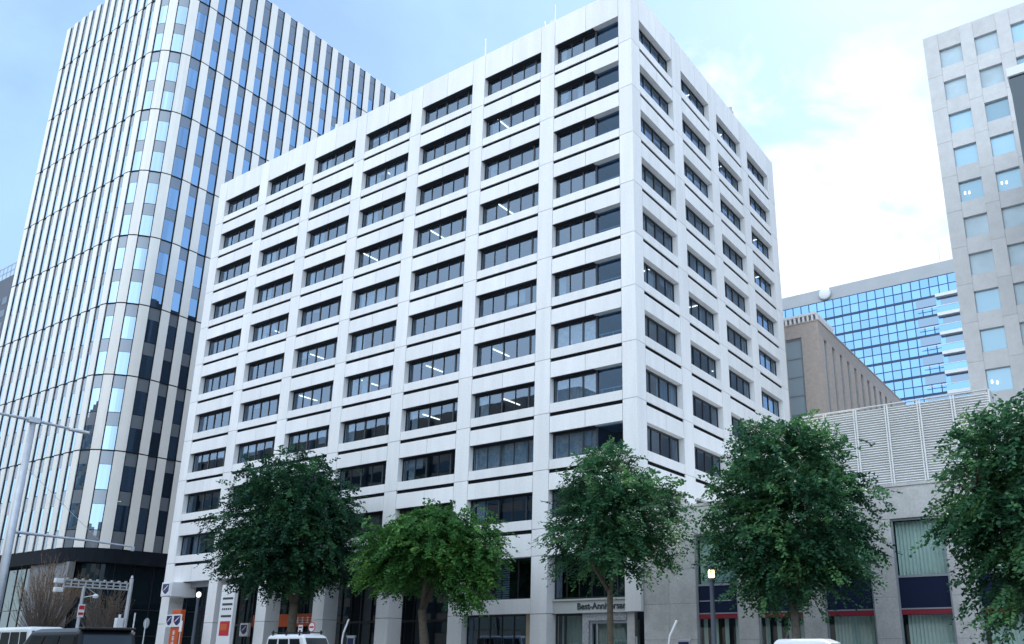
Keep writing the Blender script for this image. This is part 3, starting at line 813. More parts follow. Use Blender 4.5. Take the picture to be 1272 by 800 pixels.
for q in range(12): f.box(sx0, sx1, BY + .14, BY + .2, 30.6 - q * 1.9, 30.7 - q * 1.9)
for xx in (sx0, sx1 - .16, sx1 - .05): f.box(xx, xx + .05, BY + .12, BY + .2, .1, 30.8)
f.build('frame', 'grey_metal', o)
cu = empty('cooling_unit', (-25.5, 80, BZ + .12)); tag(cu, 'pale slatted cooling unit on the brick building roof', 'machine')
m = MB().box(-27.5, -23.6, 78, 84, BZ + .12, BZ + .5).build('base', 'white_metal', cu)
m = MB()
for k in range(9): m.box(-27.4 + k * .46, -27.2 + k * .46, 78.05, 78.2, BZ + .5, BZ + 2.0)
for k in range(12): m.box(-23.75, -23.6, 78.3 + k * .46, 78.5 + k * .46, BZ + .5, BZ + 2.0)
m.box(-27.5, -23.6, 78, 84, BZ + 2.0, BZ + 2.25)
m.build('slats', 'white_metal', cu)
MB().box(-27.2, -23.9, 78.4, 83.8, BZ + .5, BZ + 2).build('core', 'grey_metal', cu)

# ------------------------------------------------------------------ blue glass building further back
K = 1.25
gb = empty('blue_glass_building', (-30, 150, 0)); tag(gb, 'blue mirror glass building with a grey top band and white balcony edges', 'building')
def gz(z): return 1.5 + (z - 1.5) * K
GX0, GX1, GY = -41.6 * K - 14, -9.0 * K, 150.0
GR, GT = gz(55.65), gz(53.5)
MB().box(GX0, GX1, GY + .05, GY + 40, 0, GR).build('wall', 'parapet_grey', gb)
gm = MB(); FHg = 2.93 * K; floors = [gz(50.5) - k * FHg for k in range(13)]
XBAL = -18.75 * K; XSET = -21.5 * K
gl_ = MB(); gr = random.Random(8); x = GX0; zl = [GT] + [z for f_ in floors for z in (f_, f_ - FHg * .5)]
zl = sorted(set([GT, GT - FHg * .5] + [z for z in zl if z > 20]), reverse=True)
while x < GX1 - .1:
    xe = min(x + 1.285 * K, GX1)
    for za, zb in zip(zl[:-1], zl[1:]):
        if xe > XBAL + .9 and za < gz(50.6): continue
        t_ = [gr.uniform(-.02, .02) for _ in range(4)]
        gl_.add([(x, GY - .05 + t_[0], zb), (xe, GY - .05 + t_[1], zb), (xe, GY - .05 + t_[1] + t_[2], za), (x, GY - .05 + t_[0] + t_[2], za), (x, GY, zb), (xe, GY, zb), (xe, GY, za), (x, GY, za)],
                [(0, 1, 2, 3), (4, 7, 6, 5), (0, 4, 5, 1), (1, 5, 6, 2), (2, 6, 7, 3), (3, 7, 4, 0)])
    x = xe
gl_.build('glazing', 'blue_glass', gb)
x = GX0
while x < GX1:
    top = GT; gm.box(x - .075, x + .075, GY - .11, GY - .052, 20 if x < XBAL else gz(50.5), top); x += 1.285 * K
for k, z in enumerate([GT] + floors):
    gm.box(GX0, GX1 if z > gz(50.4) else XBAL, GY - .13, GY - .053, z - (.24 if k else .05), z + (.2 if k else .05))
    for q in (.5,):
        zz = z - FHg * q
        if zz > 20: gm.box(GX0, GX1 if zz > gz(50.5) else XBAL, GY - .10, GY - .053, zz - .075, zz + .075)
gm.build('mullions', 'mullion_navy', gb)
for k, z in enumerate(floors[:9]):
    f = MB().box(XBAL + .1, GX1, GY - .9, GY - .0, z - .55, z + .05)
    o = f.build('balcony', 'white_metal', gb)
    MB().box(XBAL + .1, GX1, GY + .0, GY + .04, z - FHg + .05, z - .55).build('balcony_glazing', 'blue_glass_dark', o)
    MB().box(XBAL + .1, GX1, GY - .88, GY - .84, z - FHg + .05, z - FHg + 1.2).build('balustrade', 'blue_glass', o)
    MB().box(XSET, GX1, GY - .95, GY - .89, z - FHg + 1.2, z - FHg + 1.32).build('rail', 'white_metal', o)
    MB().box(XSET, XBAL, GY - .12, GY - .06, z - FHg * .5 + .06, z - .2).build('dark_panel', 'blue_glass_dark', o)
dish = MB(); prof = [(.001, -.25), (.9, -.2), (1.25, 0), (.9, .2), (.001, .25)]
c0 = Vector((-34.63 * K, GY - .35, gz(54.6)))
pts = []
dish.tube([(c0.x, c0.y + b, c0.z) for a, b in prof], [a for a, b in prof], 24)
ds = dish.build('disc_sign', 'white_metal', gb, smooth=True)

# ------------------------------------------------------------------ the other side of the street, met only as a mirror image in the glass
def opposite(label, x0, x1, h, m_):
    t = empty('street_block', ((x0 + x1) / 2, -34, 0)); tag(t, label, 'building')
    MB().box(x0, x1, -62, -34, 0, h).build('wall', m_, t)
    w_ = MB(); z = 4.5
    while z < h - 3: w_.box(x0 + 1, x1 - 1, -33.99, -33.9, z, z + 1.9); z += 3.7
    for k in range(int((x1 - x0) / 6)): w_.box(x0 + .6 + k * 6, x0 + 1.4 + k * 6, -33.89, -33.5, 0, h - .5)
    o = w_.build('windows', 'base_glass', t)
opposite('dark brown office block across the street mirrored in the lower left windows', -210, -78, 46, 'opposite_dark')
opposite('low grey block across the street mirrored in the shop glass', -76, 8, 24, 'opposite_grey')
opposite('grey block across the street mirrored in the annex glass', 10, 80, 30, 'opposite_grey')

# ------------------------------------------------------------------ things on the roofs
def antenna(name, label, x, y, z, h, cat='antenna', extra=None, grp='masts on the white block roof'):
    m = MB(); m.tube([(x, y, z), (x, y, z + .4)], .12, 8); m.tube([(x, y, z + .4), (x, y, z + h)], [.07, .05], 6)
    o = m.build(name, 'galvanised'); tag(o, label, cat, grp); return o
antenna('antenna', 'thin lone mast on the white block roof left of centre', -37.0, 41.2, ROOF - .6, 3.3)
e_ = empty('antenna', (-30.4, 41.2, ROOF - .6)); tag(e_, 'small roof aerial with cross arms near the white block corner', 'antenna', 'masts on the white block roof')
m = MB(); m.tube([(-30.2, 41.2, ROOF - .6), (-30.2, 41.2, ROOF + 2.6)], [.07, .04], 6); m.build('mast', 'galvanised', e_)
m = MB(); m.box(-31.0, -30.0, 41.1, 41.3, ROOF + .6, ROOF + .72); m.tube([(-31.0, 41.2, ROOF + .66), (-31.15, 41.2, ROOF + 1.5)], .05, 6); m.box(-30.5, -30.05, 41.0, 41.4, ROOF + .75, ROOF + 1.1); m.build('arm', 'galvanised', e_)
m = MB(); m.box(-24.3, -23.8, 47.4, 48.1, ROOF - .6, ROOF + 1.3); m.box(-24.35, -23.75, 47.35, 48.15, ROOF + 1.3, ROOF + 1.45)
tag(m.build('vent_stack', 'grey_metal'), 'grey box vent on the roof over the side face', 'vent')
m = MB(); m.box(-23.8, -23.4, 58.0, 58.4, ROOF - .6, ROOF + .9); m.tube([(-23.6, 58.2, ROOF + .9), (-23.6, 58.2, ROOF + 1.3)], .15, 8)
tag(m.build('vent_pipe', 'grey_metal'), 'tiny vent pipe halfway along the side face parapet', 'vent')
m = MB(); m.box(-65.4, -64.4, 43.6, 44.4, ROOF - .6, ROOF + 3.4); m.box(-64.2, -63.7, 43.8, 44.2, ROOF - .6, ROOF + 2.2); m.tube([(-63.2, 44, ROOF - .6), (-63.2, 44, ROOF + 3.6)], .08, 6)
tag(m.build('roof_equipment', 'white_metal'), 'white cabinet with a short mast at the left of the white block roof', 'machine')
m = MB(); m.box(-58.8, -58.0, 43.6, 44.4, ROOF - .6, ROOF + 3.0); m.tube([(-58.3, 44, ROOF + 3.0), (-58.1, 44, ROOF + 4.6)], .12, 6); m.box(-57.9, -57.3, 43.8, 44.2, ROOF - .6, ROOF + 1.8)
tag(m.build('roof_equipment', 'white_metal'), 'white aerial box with a leaning stub on the white block roof before the tower', 'machine')
m = MB(); m.tube([(-17.6 * K, GY + 1, GR), (-17.6 * K, GY + 1, GR + 3.6)], [.1, .05], 6)
tag(m.build('antenna', 'galvanised'), 'faint thin mast on the blue glass building', 'antenna')

# ------------------------------------------------------------------ trees
def leaf_object(name, parent, C, U, Wv, L, Wd, tone, matname):
    """one leaf per row: base point C, length axis U, width axis Wv"""
    n = len(C); L = L[:, None]; Wd = Wd[:, None]
    nrm = np.cross(U, Wv); nrm /= np.linalg.norm(nrm, axis=1, keepdims=True) + 1e-9
    P = np.empty((n, 4, 3), np.float32)
    P[:, 0] = C; P[:, 1] = C + U * L * .5 + Wv * Wd * .5 + nrm * L * .06; P[:, 2] = C + U * L; P[:, 3] = C + U * L * .5 - Wv * Wd * .5 + nrm * L * .06
    me = bpy.data.meshes.new(name)
    me.vertices.add(n * 4); me.vertices.foreach_set('co', P.ravel())
    me.loops.add(n * 4); me.loops.foreach_set('vertex_index', np.arange(n * 4, dtype=np.int32))
    me.polygons.add(n); me.polygons.foreach_set('loop_start', np.arange(0, n * 4, 4, dtype=np.int32)); me.polygons.foreach_set('loop_total', np.full(n, 4, np.int32))
    me.update(calc_edges=True)
    a = me.attributes.new('tone', 'FLOAT', 'FACE'); a.data.foreach_set('value', tone.astype(np.float32))
    me.materials.append(MATS[matname])
    o = bpy.data.objects.new(name, me); col.objects.link(o); o.parent = parent; return o

def unit(a): return a / (np.linalg.norm(a, axis=-1, keepdims=True) + 1e-9)
def make_tree(label, x, y, blobs, trunk_h, trunk_r, leaf, bark, seed, sprays, leaf_len=.17, per=15, droop=.35, lean=(0, 0), gap=.44, forks=3, spray_len=.95, sc=(1, 1), off=(0, 0)):
    rs = np.random.RandomState(seed); rr_ = random.Random(seed)
    root = empty('street_tree', (x, y, .14)); tag(root, label, 'tree', 'leafy street trees along the pavement')
    blobs = [(b[0] * sc[0] + off[0], b[1] * sc[0], b[2] * sc[1] + off[1], b[3] * sc[0], b[4] * sc[0], b[5] * sc[1]) for b in blobs]
    B = np.array(blobs, float)
    vol = B[:, 3] * B[:, 4] * B[:, 5]; pr = vol ** .75 / (vol ** .75).sum()
    pts = []; noff = Vector((seed * 3.7, seed * 1.3, 0))
    while len(pts) < sprays:
        b = B[rs.choice(len(B), p=pr)]
        d = unit(rs.normal(size=3)); rad = rs.uniform(.25, 1.0) ** .45
        p = b[:3] + d * rad * b[3:6] * (1 + .34 * mnoise.noise(Vector(d) * 2.1 + noff + Vector(b[:3])) + .10 * rs.normal())
        q = Vector(p)
        if mnoise.noise(q * .95 + noff) * .5 + .5 < (gap + .05) * (.5 + .5 * rad) + rs.uniform(-.04, .04): continue
        pts.append((p, d))
    P = np.array([p for p, d in pts]); 
    cen = np.array([B[:, 0].mean(), B[:, 1].mean(), B[:, 2].min()])
    dirs = unit(P - cen); dirs = unit(dirs * [1, 1, .45] + rs.normal(size=P.shape) * .35 + [0, 0, -droop])
    n = len(P)
    t = np.linspace(0, 1, per)
    up = unit(np.array([0, 0, 1.0]) + rs.normal(size=(n, 3)) * .35)
    side = unit(np.cross(dirs, up)); nn_ = unit(np.cross(side, dirs))
    slen = spray_len * rs.uniform(.6, 1.3, n)
    base = P[:, None, :] + dirs[:, None, :] * (t[None, :, None] - .3) * slen[:, None, None] + np.array([0, 0, -1]) * (t[None, :, None] ** 2) * (.3 * slen[:, None, None])
    sg = np.where(np.arange(per) % 2 == 0, 1.0, -1.0)
    U = unit(dirs[:, None, :] * .6 + side[:, None, :] * sg[None, :, None] + rs.normal(size=(n, per, 3)) * .28 + np.array([0, 0, -.22]))
    Wv = unit(np.cross(U, nn_[:, None, :] + rs.normal(size=(n, per, 3)) * .4))
    base = base + rs.normal(size=base.shape) * .022
    tone_s = np.array([mnoise.noise(Vector(p) * .9 + Vector((seed, 7, 3))) * .5 + .5 for p in P])
    tone = np.clip((tone_s[:, None] - .5) * 1.7 + .48 + rs.normal(size=(n, 1)) * .14 + rs.normal(size=(n, per)) * .12, 0, 1)
    L = leaf_len * rs.uniform(.7, 1.25, n * per); Wd = L * rs.uniform(.5, .68, n * per)
    leaf_object('crown', root, base.reshape(-1, 3), U.reshape(-1, 3), Wv.reshape(-1, 3), L, Wd, tone.ravel(), leaf)
    # trunk and limbs
    m = MB(); top = Vector((lean[0], lean[1], trunk_h))
    path_ = [Vector((0, 0, -.05)), Vector((lean[0] * .25 + rr_.uniform(-.04, .04), 0, trunk_h * .35)), Vector((lean[0] * .6, lean[1] * .6, trunk_h * .7)), top]
    m.tube(path_, [trunk_r * 1.35, trunk_r, trunk_r * .9, trunk_r * .85], 10)
    order = rs.permutation(len(P))[:34]
    mains = []
    zc = max(b[2] + b[5] * .5 for b in blobs)
    for k in range(forks):
        a = 2 * math.pi * k / forks + rr_.uniform(-.4, .4)
        bl = blobs[k % len(blobs)]
        end = Vector((bl[0] * .9 + math.cos(a) * bl[3] * .45, bl[1] * .9 + math.sin(a) * bl[4] * .45, bl[2] + bl[5] * rr_.uniform(.1, .5)))
        mid = top.lerp(end, .4) + Vector((math.cos(a), math.sin(a), .4)) * .35
        pth = [top - Vector((0, 0, .15)), mid, top.lerp(end, .72) + Vector((0, 0, .2)), end]
        m.tube(pth, [trunk_r * .62, trunk_r * .45, trunk_r * .28, trunk_r * .1], 7); mains.append(pth)
    for i in order:
        e = Vector(P[i]); best = min((q for pth in mains for q in pth[1:]), key=lambda q: (q - e).length)
        md = best.lerp(e, .5) + Vector((0, 0, .25)); m.tube([best, md, e], [trunk_r * .22, trunk_r * .13, trunk_r * .04], 5)
    m.build('trunk', bark, root, local=True, smooth=True)
    return root

make_tree('large dark green tree with a dense round crown before the portico columns', -45.0, 34.5,
          [(-.6, 0, 8.3, 4.3, 3.6, 3.6), (-.3, 0, 10.6, 3.0, 2.8, 2.6), (1.6, 0, 7.6, 3.3, 3.0, 2.9), (-2.8, .2, 6.8, 2.6, 2.4, 2.0), (.2, 0, 5.8, 3.2, 2.6, 1.5)],
          4.0, .30, 'leaf_deep', 'bark', 11, 4200, .20, 20, .35, gap=.36, sc=(1.14, 1.06), off=(-.9, .1))
make_tree('yellow green spreading tree with a forked trunk and drooping sprays', -33.4, 34.5,
          [(-1.1, 0, 6.6, 3.0, 2.6, 2.1), (.9, 0, 6.9, 2.6, 2.5, 2.0), (2.2, .2, 6.5, 1.9, 1.8, 2.2), (-2.6, 0, 5.9, 1.9, 1.8, 1.3), (.2, 0, 8.1, 1.7, 1.6, 1.0), (2.6, 0, 4.9, 1.2, 1.2, 1.3)],
          3.4, .25, 'leaf_light', 'bark', 23, 3300, .185, 20, .5, lean=(-.5, 0), gap=.38, sc=(1.1, 1.0))
make_tree('open crowned green tree standing before the shop sign', -21.5, 34.5,
          [(-.3, 0, 8.7, 2.3, 2.1, 2.0), (1.5, 0, 7.2, 2.2, 2.0, 2.1), (-1.4, 0, 6.6, 1.9, 1.9, 1.9), (.2, 0, 7.0, 2.4, 2.2, 2.2), (.7, 0, 5.6, 2.6, 2.0, 1.1), (-.2, 0, 10.0, 1.2, 1.2, 1.0)],
          4.0, .17, 'leaf_mid', 'bark', 37, 1900, .185, 18, .3, gap=.43, sc=(1.1, 1.03), off=(.2, .0))
make_tree('full tall green tree between the street lamp and the annex windows', -12.4, 34.5,
          [(0, 0, 8.6, 3.0, 2.7, 2.5), (.2, 0, 6.6, 3.5, 3.0, 2.6), (-.6, 0, 9.8, 1.9, 1.8, 1.4), (1.0, 0, 9.6, 1.8, 1.7, 1.4), (-1.6, 0, 6.2, 2.2, 2.0, 2.2), (1.6, 0, 5.4, 2.0, 1.9, 1.9), (-.4, 0, 4.5, 2.6, 2.2, 1.4)],
          3.4, .19, 'leaf_mid', 'bark_grey', 41, 3300, .185, 19, .35, gap=.38)
make_tree('bushy tree cut by the right edge of the photo with long drooping sprays', -2.9, 31.5,
          [(0, 0, 7.6, 2.6, 2.4, 2.4), (.2, 0, 5.6, 2.5, 2.4, 2.4), (-1.0, 0, 6.4, 2.0, 1.8, 1.6), (.4, 0, 9.0, 1.7, 1.7, 1.5), (1.6, 0, 5.4, 2.2, 2.2, 2.4), (-.2, 0, 3.6, 1.9, 1.7, 1.6)],
          3.2, .2, 'leaf_mid', 'bark', 53, 2700, .185, 19, .55, gap=.41, sc=(1, .95))

def bare_tree(label, x, y, h, spread, seed, n, leaves):
    rr_ = random.Random(seed); rs = np.random.RandomState(seed)
    root = empty('bare_tree', (x, y, .14)); tag(root, label, 'tree', 'nearly bare trees before the tower')
    m = MB(); m.tube([(0, 0, 0), (.05, 0, .7), (0, .05, 1.3)], [.2, .17, .16], 8)
    tips = []
    for k in range(n):
        a = rr_.uniform(0, 2 * math.pi); r = spread * math.sqrt(rr_.random()); z1 = h * rr_.uniform(.6, 1.0) * (1 - .25 * (r / spread) ** 2)
        s = Vector((math.cos(a), math.sin(a), 0)); st = Vector((0, 0, rr_.uniform(.8, 1.6)))
        p1 = st + s * r * .35 + Vector((0, 0, (z1 - st.z) * .3)); p2 = s * r * .75 + Vector((rr_.uniform(-.2, .2), rr_.uniform(-.2, .2), st.z + (z1 - st.z) * .68)); p3 = s * r + Vector((rr_.uniform(-.3, .3), rr_.uniform(-.3, .3), z1))
        m.tube([st, p1, p2, p3], [.045, .03, .018, .008], 4, False); tips.append((p2, p3))
        for q in range(6):
            b = p1.lerp(p2, rr_.random()) if q < 3 else p2.lerp(p3, rr_.random()); e = b + s * rr_.uniform(.0, .5) + Vector((rr_.uniform(-.35, .35), rr_.uniform(-.35, .35), rr_.uniform(.4, 1.1)))
            m.tube([b, e], [.013, .005], 3, False); tips.append((b, e))
    m.build('trunk', 'twig', root, local=True)
    good = [i for i, t_ in enumerate(tips) if t_[1].z > h * .62]; idx = [rr_.choice(good) for _ in range(leaves)]
    C = np.array([tips[i][0].lerp(tips[i][1], rr_.random()) for i in idx]); U = unit(rs.normal(size=C.shape)); Wv = unit(np.cross(U, rs.normal(size=C.shape)))
    L = rs.uniform(.07, .13, len(C)); leaf_object('crown', root, C, U, Wv, L, L * .5, rs.uniform(0, 1, len(C)), 'leaf_brown')
bare_tree('upright bare tree with a haze of brown leaves before the grey base wall', -82.6, 37.0, 9.6, 3.0, 3, 190, 4000)
bare_tree('thin dark bare tree behind the gantry posts', -70.5, 36.0, 6.8, 1.8, 9, 90, 900)

# ------------------------------------------------------------------ vehicles
def vehicle(name, label, cat, x, y, rz, L, Wd, H, belt, base, gh, roof, wins, paint, rack=False, spoiler=False, wheel=.31):
    """gh = (rear, front) of the glasshouse at the belt, roof = the same at the roof; wins = side windows as fractions"""
    t = empty(name, (x, y, .004), rz); tag(t, label, cat)
    hw = Wd / 2; tp = hw - .10
    low = MB(); xr, xf = -L / 2, L / 2
    prof = [(xr + .06, base), (xr, base + .25), (xr + .02, belt - .05), (gh[0], belt), (gh[1], belt), (min(gh[1] + .02, xf - .05), belt - .02), (xf - .08, belt - .22), (xf, base + .35), (xf - .06, base)]
    low.prism([(a, -hw, z) for a, z in prof], (0, Wd, 0))
    low.build('body', paint, t, local=True, bevel=.06)
    c = MB()
    zt = H
    rd = .09
    V = [(gh[0], -hw + .02, belt - .01), (gh[1], -hw + .02, belt - .01), (gh[1], hw - .02, belt - .01), (gh[0], hw - .02, belt - .01),
         (roof[0], -tp, zt - rd), (roof[1], -tp, zt - rd), (roof[1], tp, zt - rd), (roof[0], tp, zt - rd),
         (roof[0] + .12, -tp + .12, zt), (roof[1] - .25, -tp + .12, zt), (roof[1] - .25, tp - .12, zt), (roof[0] + .12, tp - .12, zt)]
    c.add(V, [(0, 3, 2, 1), (0, 1, 5, 4), (1, 2, 6, 5), (2, 3, 7, 6), (3, 0, 4, 7), (4, 5, 9, 8), (5, 6, 10, 9), (6, 7, 11, 10), (7, 4, 8, 11), (8, 9, 10, 11)])
    c.build('cabin', paint, t, local=True, bevel=.09)
    def lerp3(a, b, f): return Vector(a) + (Vector(b) - Vector(a)) * f
    def pane(a, b, c_, d, nm, ins=(.08, .92, .14, .9)):
        """window laid on the quad a,b (belt) c,d (roof)"""
        q = []
        for u, v in ((ins[0], ins[2]), (ins[1], ins[2]), (ins[1], ins[3]), (ins[0], ins[3])):
            q.append(lerp3(lerp3(a, b, u), lerp3(d, c_, u), v))
        nr = (q[1] - q[0]).cross(q[3] - q[0]).normalized() * .012
        ctr = Vector((0, 0, (belt + H) / 2))
        if (q[0] - ctr).dot(nr) < 0: nr = -nr
        m = MB(); m.prism([p - nr * .5 for p in q], nr * 1.5); return m.build(nm, 'car_glass', t, local=True)
    for sgn in (-1, 1):
        i0, i1, i5, i4 = ((0, 1, 5, 4) if sgn < 0 else (3, 2, 6, 7))
        for u0, u1 in wins: pane(V[i0], V[i1], V[i5], V[i4], 'side_window', (u0, u1, .16, .86))
    pane(V[1], V[2], V[6], V[5], 'windscreen', (.07, .93, .08, .90)); pane(V[3], V[0], V[4], V[7], 'rear_window', (.09, .91, .18, .88))
    for fx in (xr + L * .19, xf - L * .18):
        for sgn in (-1, 1):
            w_ = MB(); yy = sgn * (hw - .11)
            w_.tube([(fx, yy - .11, wheel), (fx, yy + .11, wheel)], wheel, 20)
            wo = w_.build('wheel', 'rubber', t, local=True)
            r_ = MB(); r_.tube([(fx, yy + sgn * .10, wheel), (fx, yy + sgn * .122, wheel)], wheel * .62, 16); r_.build('rim', 'rim', wo, local=True)
    for sgn in (-1, 1):
        h = MB(); h.box(xf - .06, xf + .012, sgn * (hw - .38) - .16, sgn * (hw - .38) + .16, belt - .46, belt - .3); h.build('headlight', 'lamp_lens', t, local=True)
        h = MB(); h.box(xr - .012, xr + .05, sgn * (hw - .14) - .08, sgn * (hw - .14) + .08, belt - .5, belt - .1); h.build('tail_light', 'tail_red', t, local=True)
        h = MB(); mx_ = gh[1] - .35; h.box(mx_ - .06, mx_ + .06, sgn * (hw + .1) - .09, sgn * (hw + .1) + .09, belt + .02, belt + .2); h.build('mirror', paint, t, local=True, bevel=.02)
    MB().box(xf - .02, xf + .03, -.45, .45, base + .08, base + .32).build('grille', 'black_plastic', t, local=True)
    if rack:
        k = MB()
        for u in (.12, .5, .86):
            xx = roof[0] + (roof[1] - roof[0]) * u; k.box(xx - .02, xx + .02, -tp - .02, tp + .02, H + .06, H + .1)
            for sgn in (-1, 1): k.box(xx - .03, xx + .03, sgn * (tp - .06) - .03, sgn * (tp - .06) + .03, H - .07, H + .17)
        k.build('roof_rack', 'black_plastic', t, local=True)
    if spoiler:
        k = MB(); k.box(roof[0] - .14, roof[0] + .22, -tp + .08, tp - .08, H - .05, H + .02); k.build('spoiler', paint, t, local=True, bevel=.02)
    return t
vehicle('minivan', 'black minivan seen over its roof at the lower left', 'car', -25.6, 12.2, R(180), 4.5, 1.72, 2.00, 1.10, .22, (-2.15, 1.45), (-2.0, .65), ((.05, .30), (.34, .60), (.63, .88)), 'black_gloss', spoiler=True)
vehicle('van', 'white van with black roof rack bars before the portico', 'van', -33.0, 25.9, 0, 3.5, 1.52, 2.09, 1.14, .2, (-1.7, 1.45), (-1.6, .95), ((.05, .29), (.33, .58), (.62, .88)), 'white_paint', rack=True)
vehicle('minibus', 'long white high roofed van at the left edge behind the black minivan', 'van', -48.5, 21.0, 0, 6.2, 1.9, 2.50, 1.25, .3, (-3.0, 2.5), (-2.95, 2.1), ((.03, .2), (.22, .4), (.42, .6), (.62, .8), (.82, .95)), 'white_paint')
vehicle('kei_car', 'small white car whose roof just shows under the full green tree', 'car', -9.0, 27.5, 0, 3.3, 1.47, 1.77, 1.02, .18, (-1.6, 1.1), (-1.45, .35), ((.05, .3), (.34, .6), (.64, .88)), 'white_paint')

# ------------------------------------------------------------------ lamps, poles, signs
def lamp_post(label, x, y, h, lens):
    t = empty('lamp_post', (x, y, .14)); tag(t, label, 'street lamp', 'lamp posts on the pavement')
    m = MB(); m.lathe([(.17, 0), (.17, .5), (.12, .6), (.095, h - 1.0), (.10, h - .62), (.13, h - .6), (.13, h - .5), (.10, h - .48)], (0, 0, 0), 14); m.build('pole', 'pole_blue_grey', t, local=True, smooth=False)
    m = MB()
    if lens == 'lantern_glow': m.lathe([(.10, h - .48), (.14, h - .44), (.14, h - .16), (.10, h - .12)], (0, 0, 0), 14)
    else: m.lathe([(.06, h - .48), (.15, h - .40), (.18, h - .27), (.15, h - .14), (.04, h - .06)], (0, 0, 0), 14)
    m.build('lantern', lens, t, local=True, smooth=True)
    if lens == 'lantern_glow':
        m = MB(); m.lathe([(.16, h - .12), (.17, h - .06), (.08, h + .02), (.001, h + .06)], (0, 0, 0), 14); m.build('cap', 'pole_blue_grey', t, local=True)
        m = MB()
        for k in range(4):
            a = k * math.pi / 2 + .4; m.box(math.cos(a) * .15 - .012, math.cos(a) * .15 + .012, math.sin(a) * .15 - .012, math.sin(a) * .15 + .012, h - .46, h - .12)
        m.build('cage', 'pole_blue_grey', t, local=True)
lamp_post('blue grey lamp post with a glowing lantern left of the full green tree', -15.67, 33.5, 4.75, 'lantern_glow')
lamp_post('dark lamp post with a round white globe beside the orange pillar sign', -59.5, 37.0, 5.45, 'globe_glow')

t = empty('street_light', (-35.6, 14.2, .004)); tag(t, 'tall pale street light pole with a long level arm at the left edge', 'street lamp')
m = MB(); m.tube([(0, 0, 0), (0, 0, 4), (0, 0, 10.05)], [.17, .15, .11], 14); m.build('pole', 'galvanised', t, local=True, smooth=True)
m = MB(); m.tube([(0, -2.2, 10.1), (0, -.1, 10.1), (0, 1.55, 10.05)], [.05, .06, .05], 8); m.box(-.13, .13, -.2, .2, 10.0, 10.2); m.build('lamp_arm', 'galvanised', t, local=True)
m = MB(); m.box(-.14, .14, 1.35, 2.1, 9.98, 10.08); m.box(-.14, .14, -3.0, -2.1, 10.04, 10.14); m.build('luminaire', 'white_metal', t, local=True, bevel=.03)
m = MB(); m.tube([(0, 0, 5.72), (0, 2.4, 5.68), (0, 4.7, 5.6)], [.06, .045, .03], 8); m.box(-.05, .05, 4.62, 4.72, 5.42, 5.6); m.tube([(0, .1, 8.2), (0, 3.3, 5.68)], .008, 4); m.build('signal_arm', 'galvanised', t, local=True)

t = empty('signal_gantry', (-62, 31, .14)); tag(t, 'grey steel gantry on two posts with white signal heads at its near end', 'gantry')
m = MB(); m.tube([(0, 2.15, 0), (0, 2.15, 6.2)], [.16, .13], 12); m.lathe([(.001, 6.2), (.1, 6.25), (.06, 6.42), (.001, 6.45)], (0, 2.15, 0), 8); m.build('post', 'galvanised', t, local=True)
m = MB(); m.tube([(0, -1.1, 0), (0, -1.1, 5.5)], [.12, .1], 12); m.build('post', 'galvanised', t, local=True)
m = MB()
for z in (5.36, 5.80): m.box(-.06, .06, -2.5, 2.0, z, z + .1)
for k in range(10): m.box(-.05, .05, -2.48 + k * .48, -2.42 + k * .48, 5.46, 5.80)
m.box(-.02, .02, -2.3, 1.9, 5.58, 5.66)
for k in range(9): m.box(-.1, .1, -2.3 + k * .5, -2.2 + k * .5, 5.9, 5.99)
m.build('truss', 'galvanised', t, local=True)
for (z, y) in ((5.75, -2.8), (5.15, -2.75)):
    m = MB(); m.box(-.16, .16, y - .28, y + .26, z - .15, z + .17); m.tube([(-.16, y, z), (-.4, y, z)], [.12, .13], 10); m.build('signal_head', 'white_paint', t, local=True, bevel=.05)
m = MB(); m.lathe([(.001, -.18), (.16, -.14), (.2, 0), (.1, .12), (.001, .14)], (.25, -.35, 4.85), 12); m.tube([(0, -1.1, 4.7), (.25, -.4, 4.9)], .03, 6); m.tube([(0, -.9, 5.4), (.25, -.35, 4.98)], .012, 4); m.build('spotlight', 'white_metal', t, local=True)
m = MB(); m.box(-.2, .2, 1.45, 1.9, 2.55, 3.4); m.tube([(0, 1.7, 3.4), (0, 1.7, 3.65)], .09, 8); m.build('control_box', 'white_metal', t, local=True, bevel=.03)

t = empty('hanging_sign', (-60.8, 29.4, .14)); tag(t, 'small red and white striped sign on the gantry near post', 'sign')
m = MB(); m.box(-.05, .0, -.2, .2, 3.35, 4.2); m.build('plate', 'sign_white', t, local=True)
m = MB(); m.box(.001, .02, -.17, .17, 3.86, 4.12); m.box(.001, .02, -.17, .17, 3.5, 3.66); m.build('stripe', 'sign_red', t, local=True)
m = MB(); m.tube([(-.08, .0, 0), (-.08, .0, 3.2)], .04, 8); m.build('pole', 'galvanised', t, local=True)

def sign_pole(name, label, x, y, h, r=.035, cat='sign'):
    t = empty(name, (x, y, .14)); tag(t, label, cat)
    m = MB(); m.tube([(0, 0, 0), (0, 0, h)], r, 8); m.build('pole', 'white_metal', t, local=True); return t
def disc(mb, c, rad, d0, d1, seg=24): mb.tube([(c[0], d0, c[2]), (c[0], d1, c[2])], rad, seg)
t = sign_pole('round_sign', 'grey back of a round sign on a slim white pole before the tower base', -62.6, 35, 3.3)
m = MB(); disc(m, (0, 0, 3.1), .38, .04, .07); m.build('plate', 'grey_metal', t, local=True)
t = sign_pole('post_sign', 'slim white pole with a small pale tag right of the orange pillar', -60.6, 36.6, 3.2)
m = MB(); m.box(-.12, .2, -.06, -.02, 2.5, 3.3); m.build('plate', 'sign_white', t, local=True)
t = sign_pole('post_sign', 'thin grey pole with a small box beside the gantry far post', -64.6, 35.2, 3.9, .05, 'pole')
m = MB(); m.box(-.2, .2, -.1, .1, 1.9, 2.5); m.build('box', 'grey_metal', t, local=True)
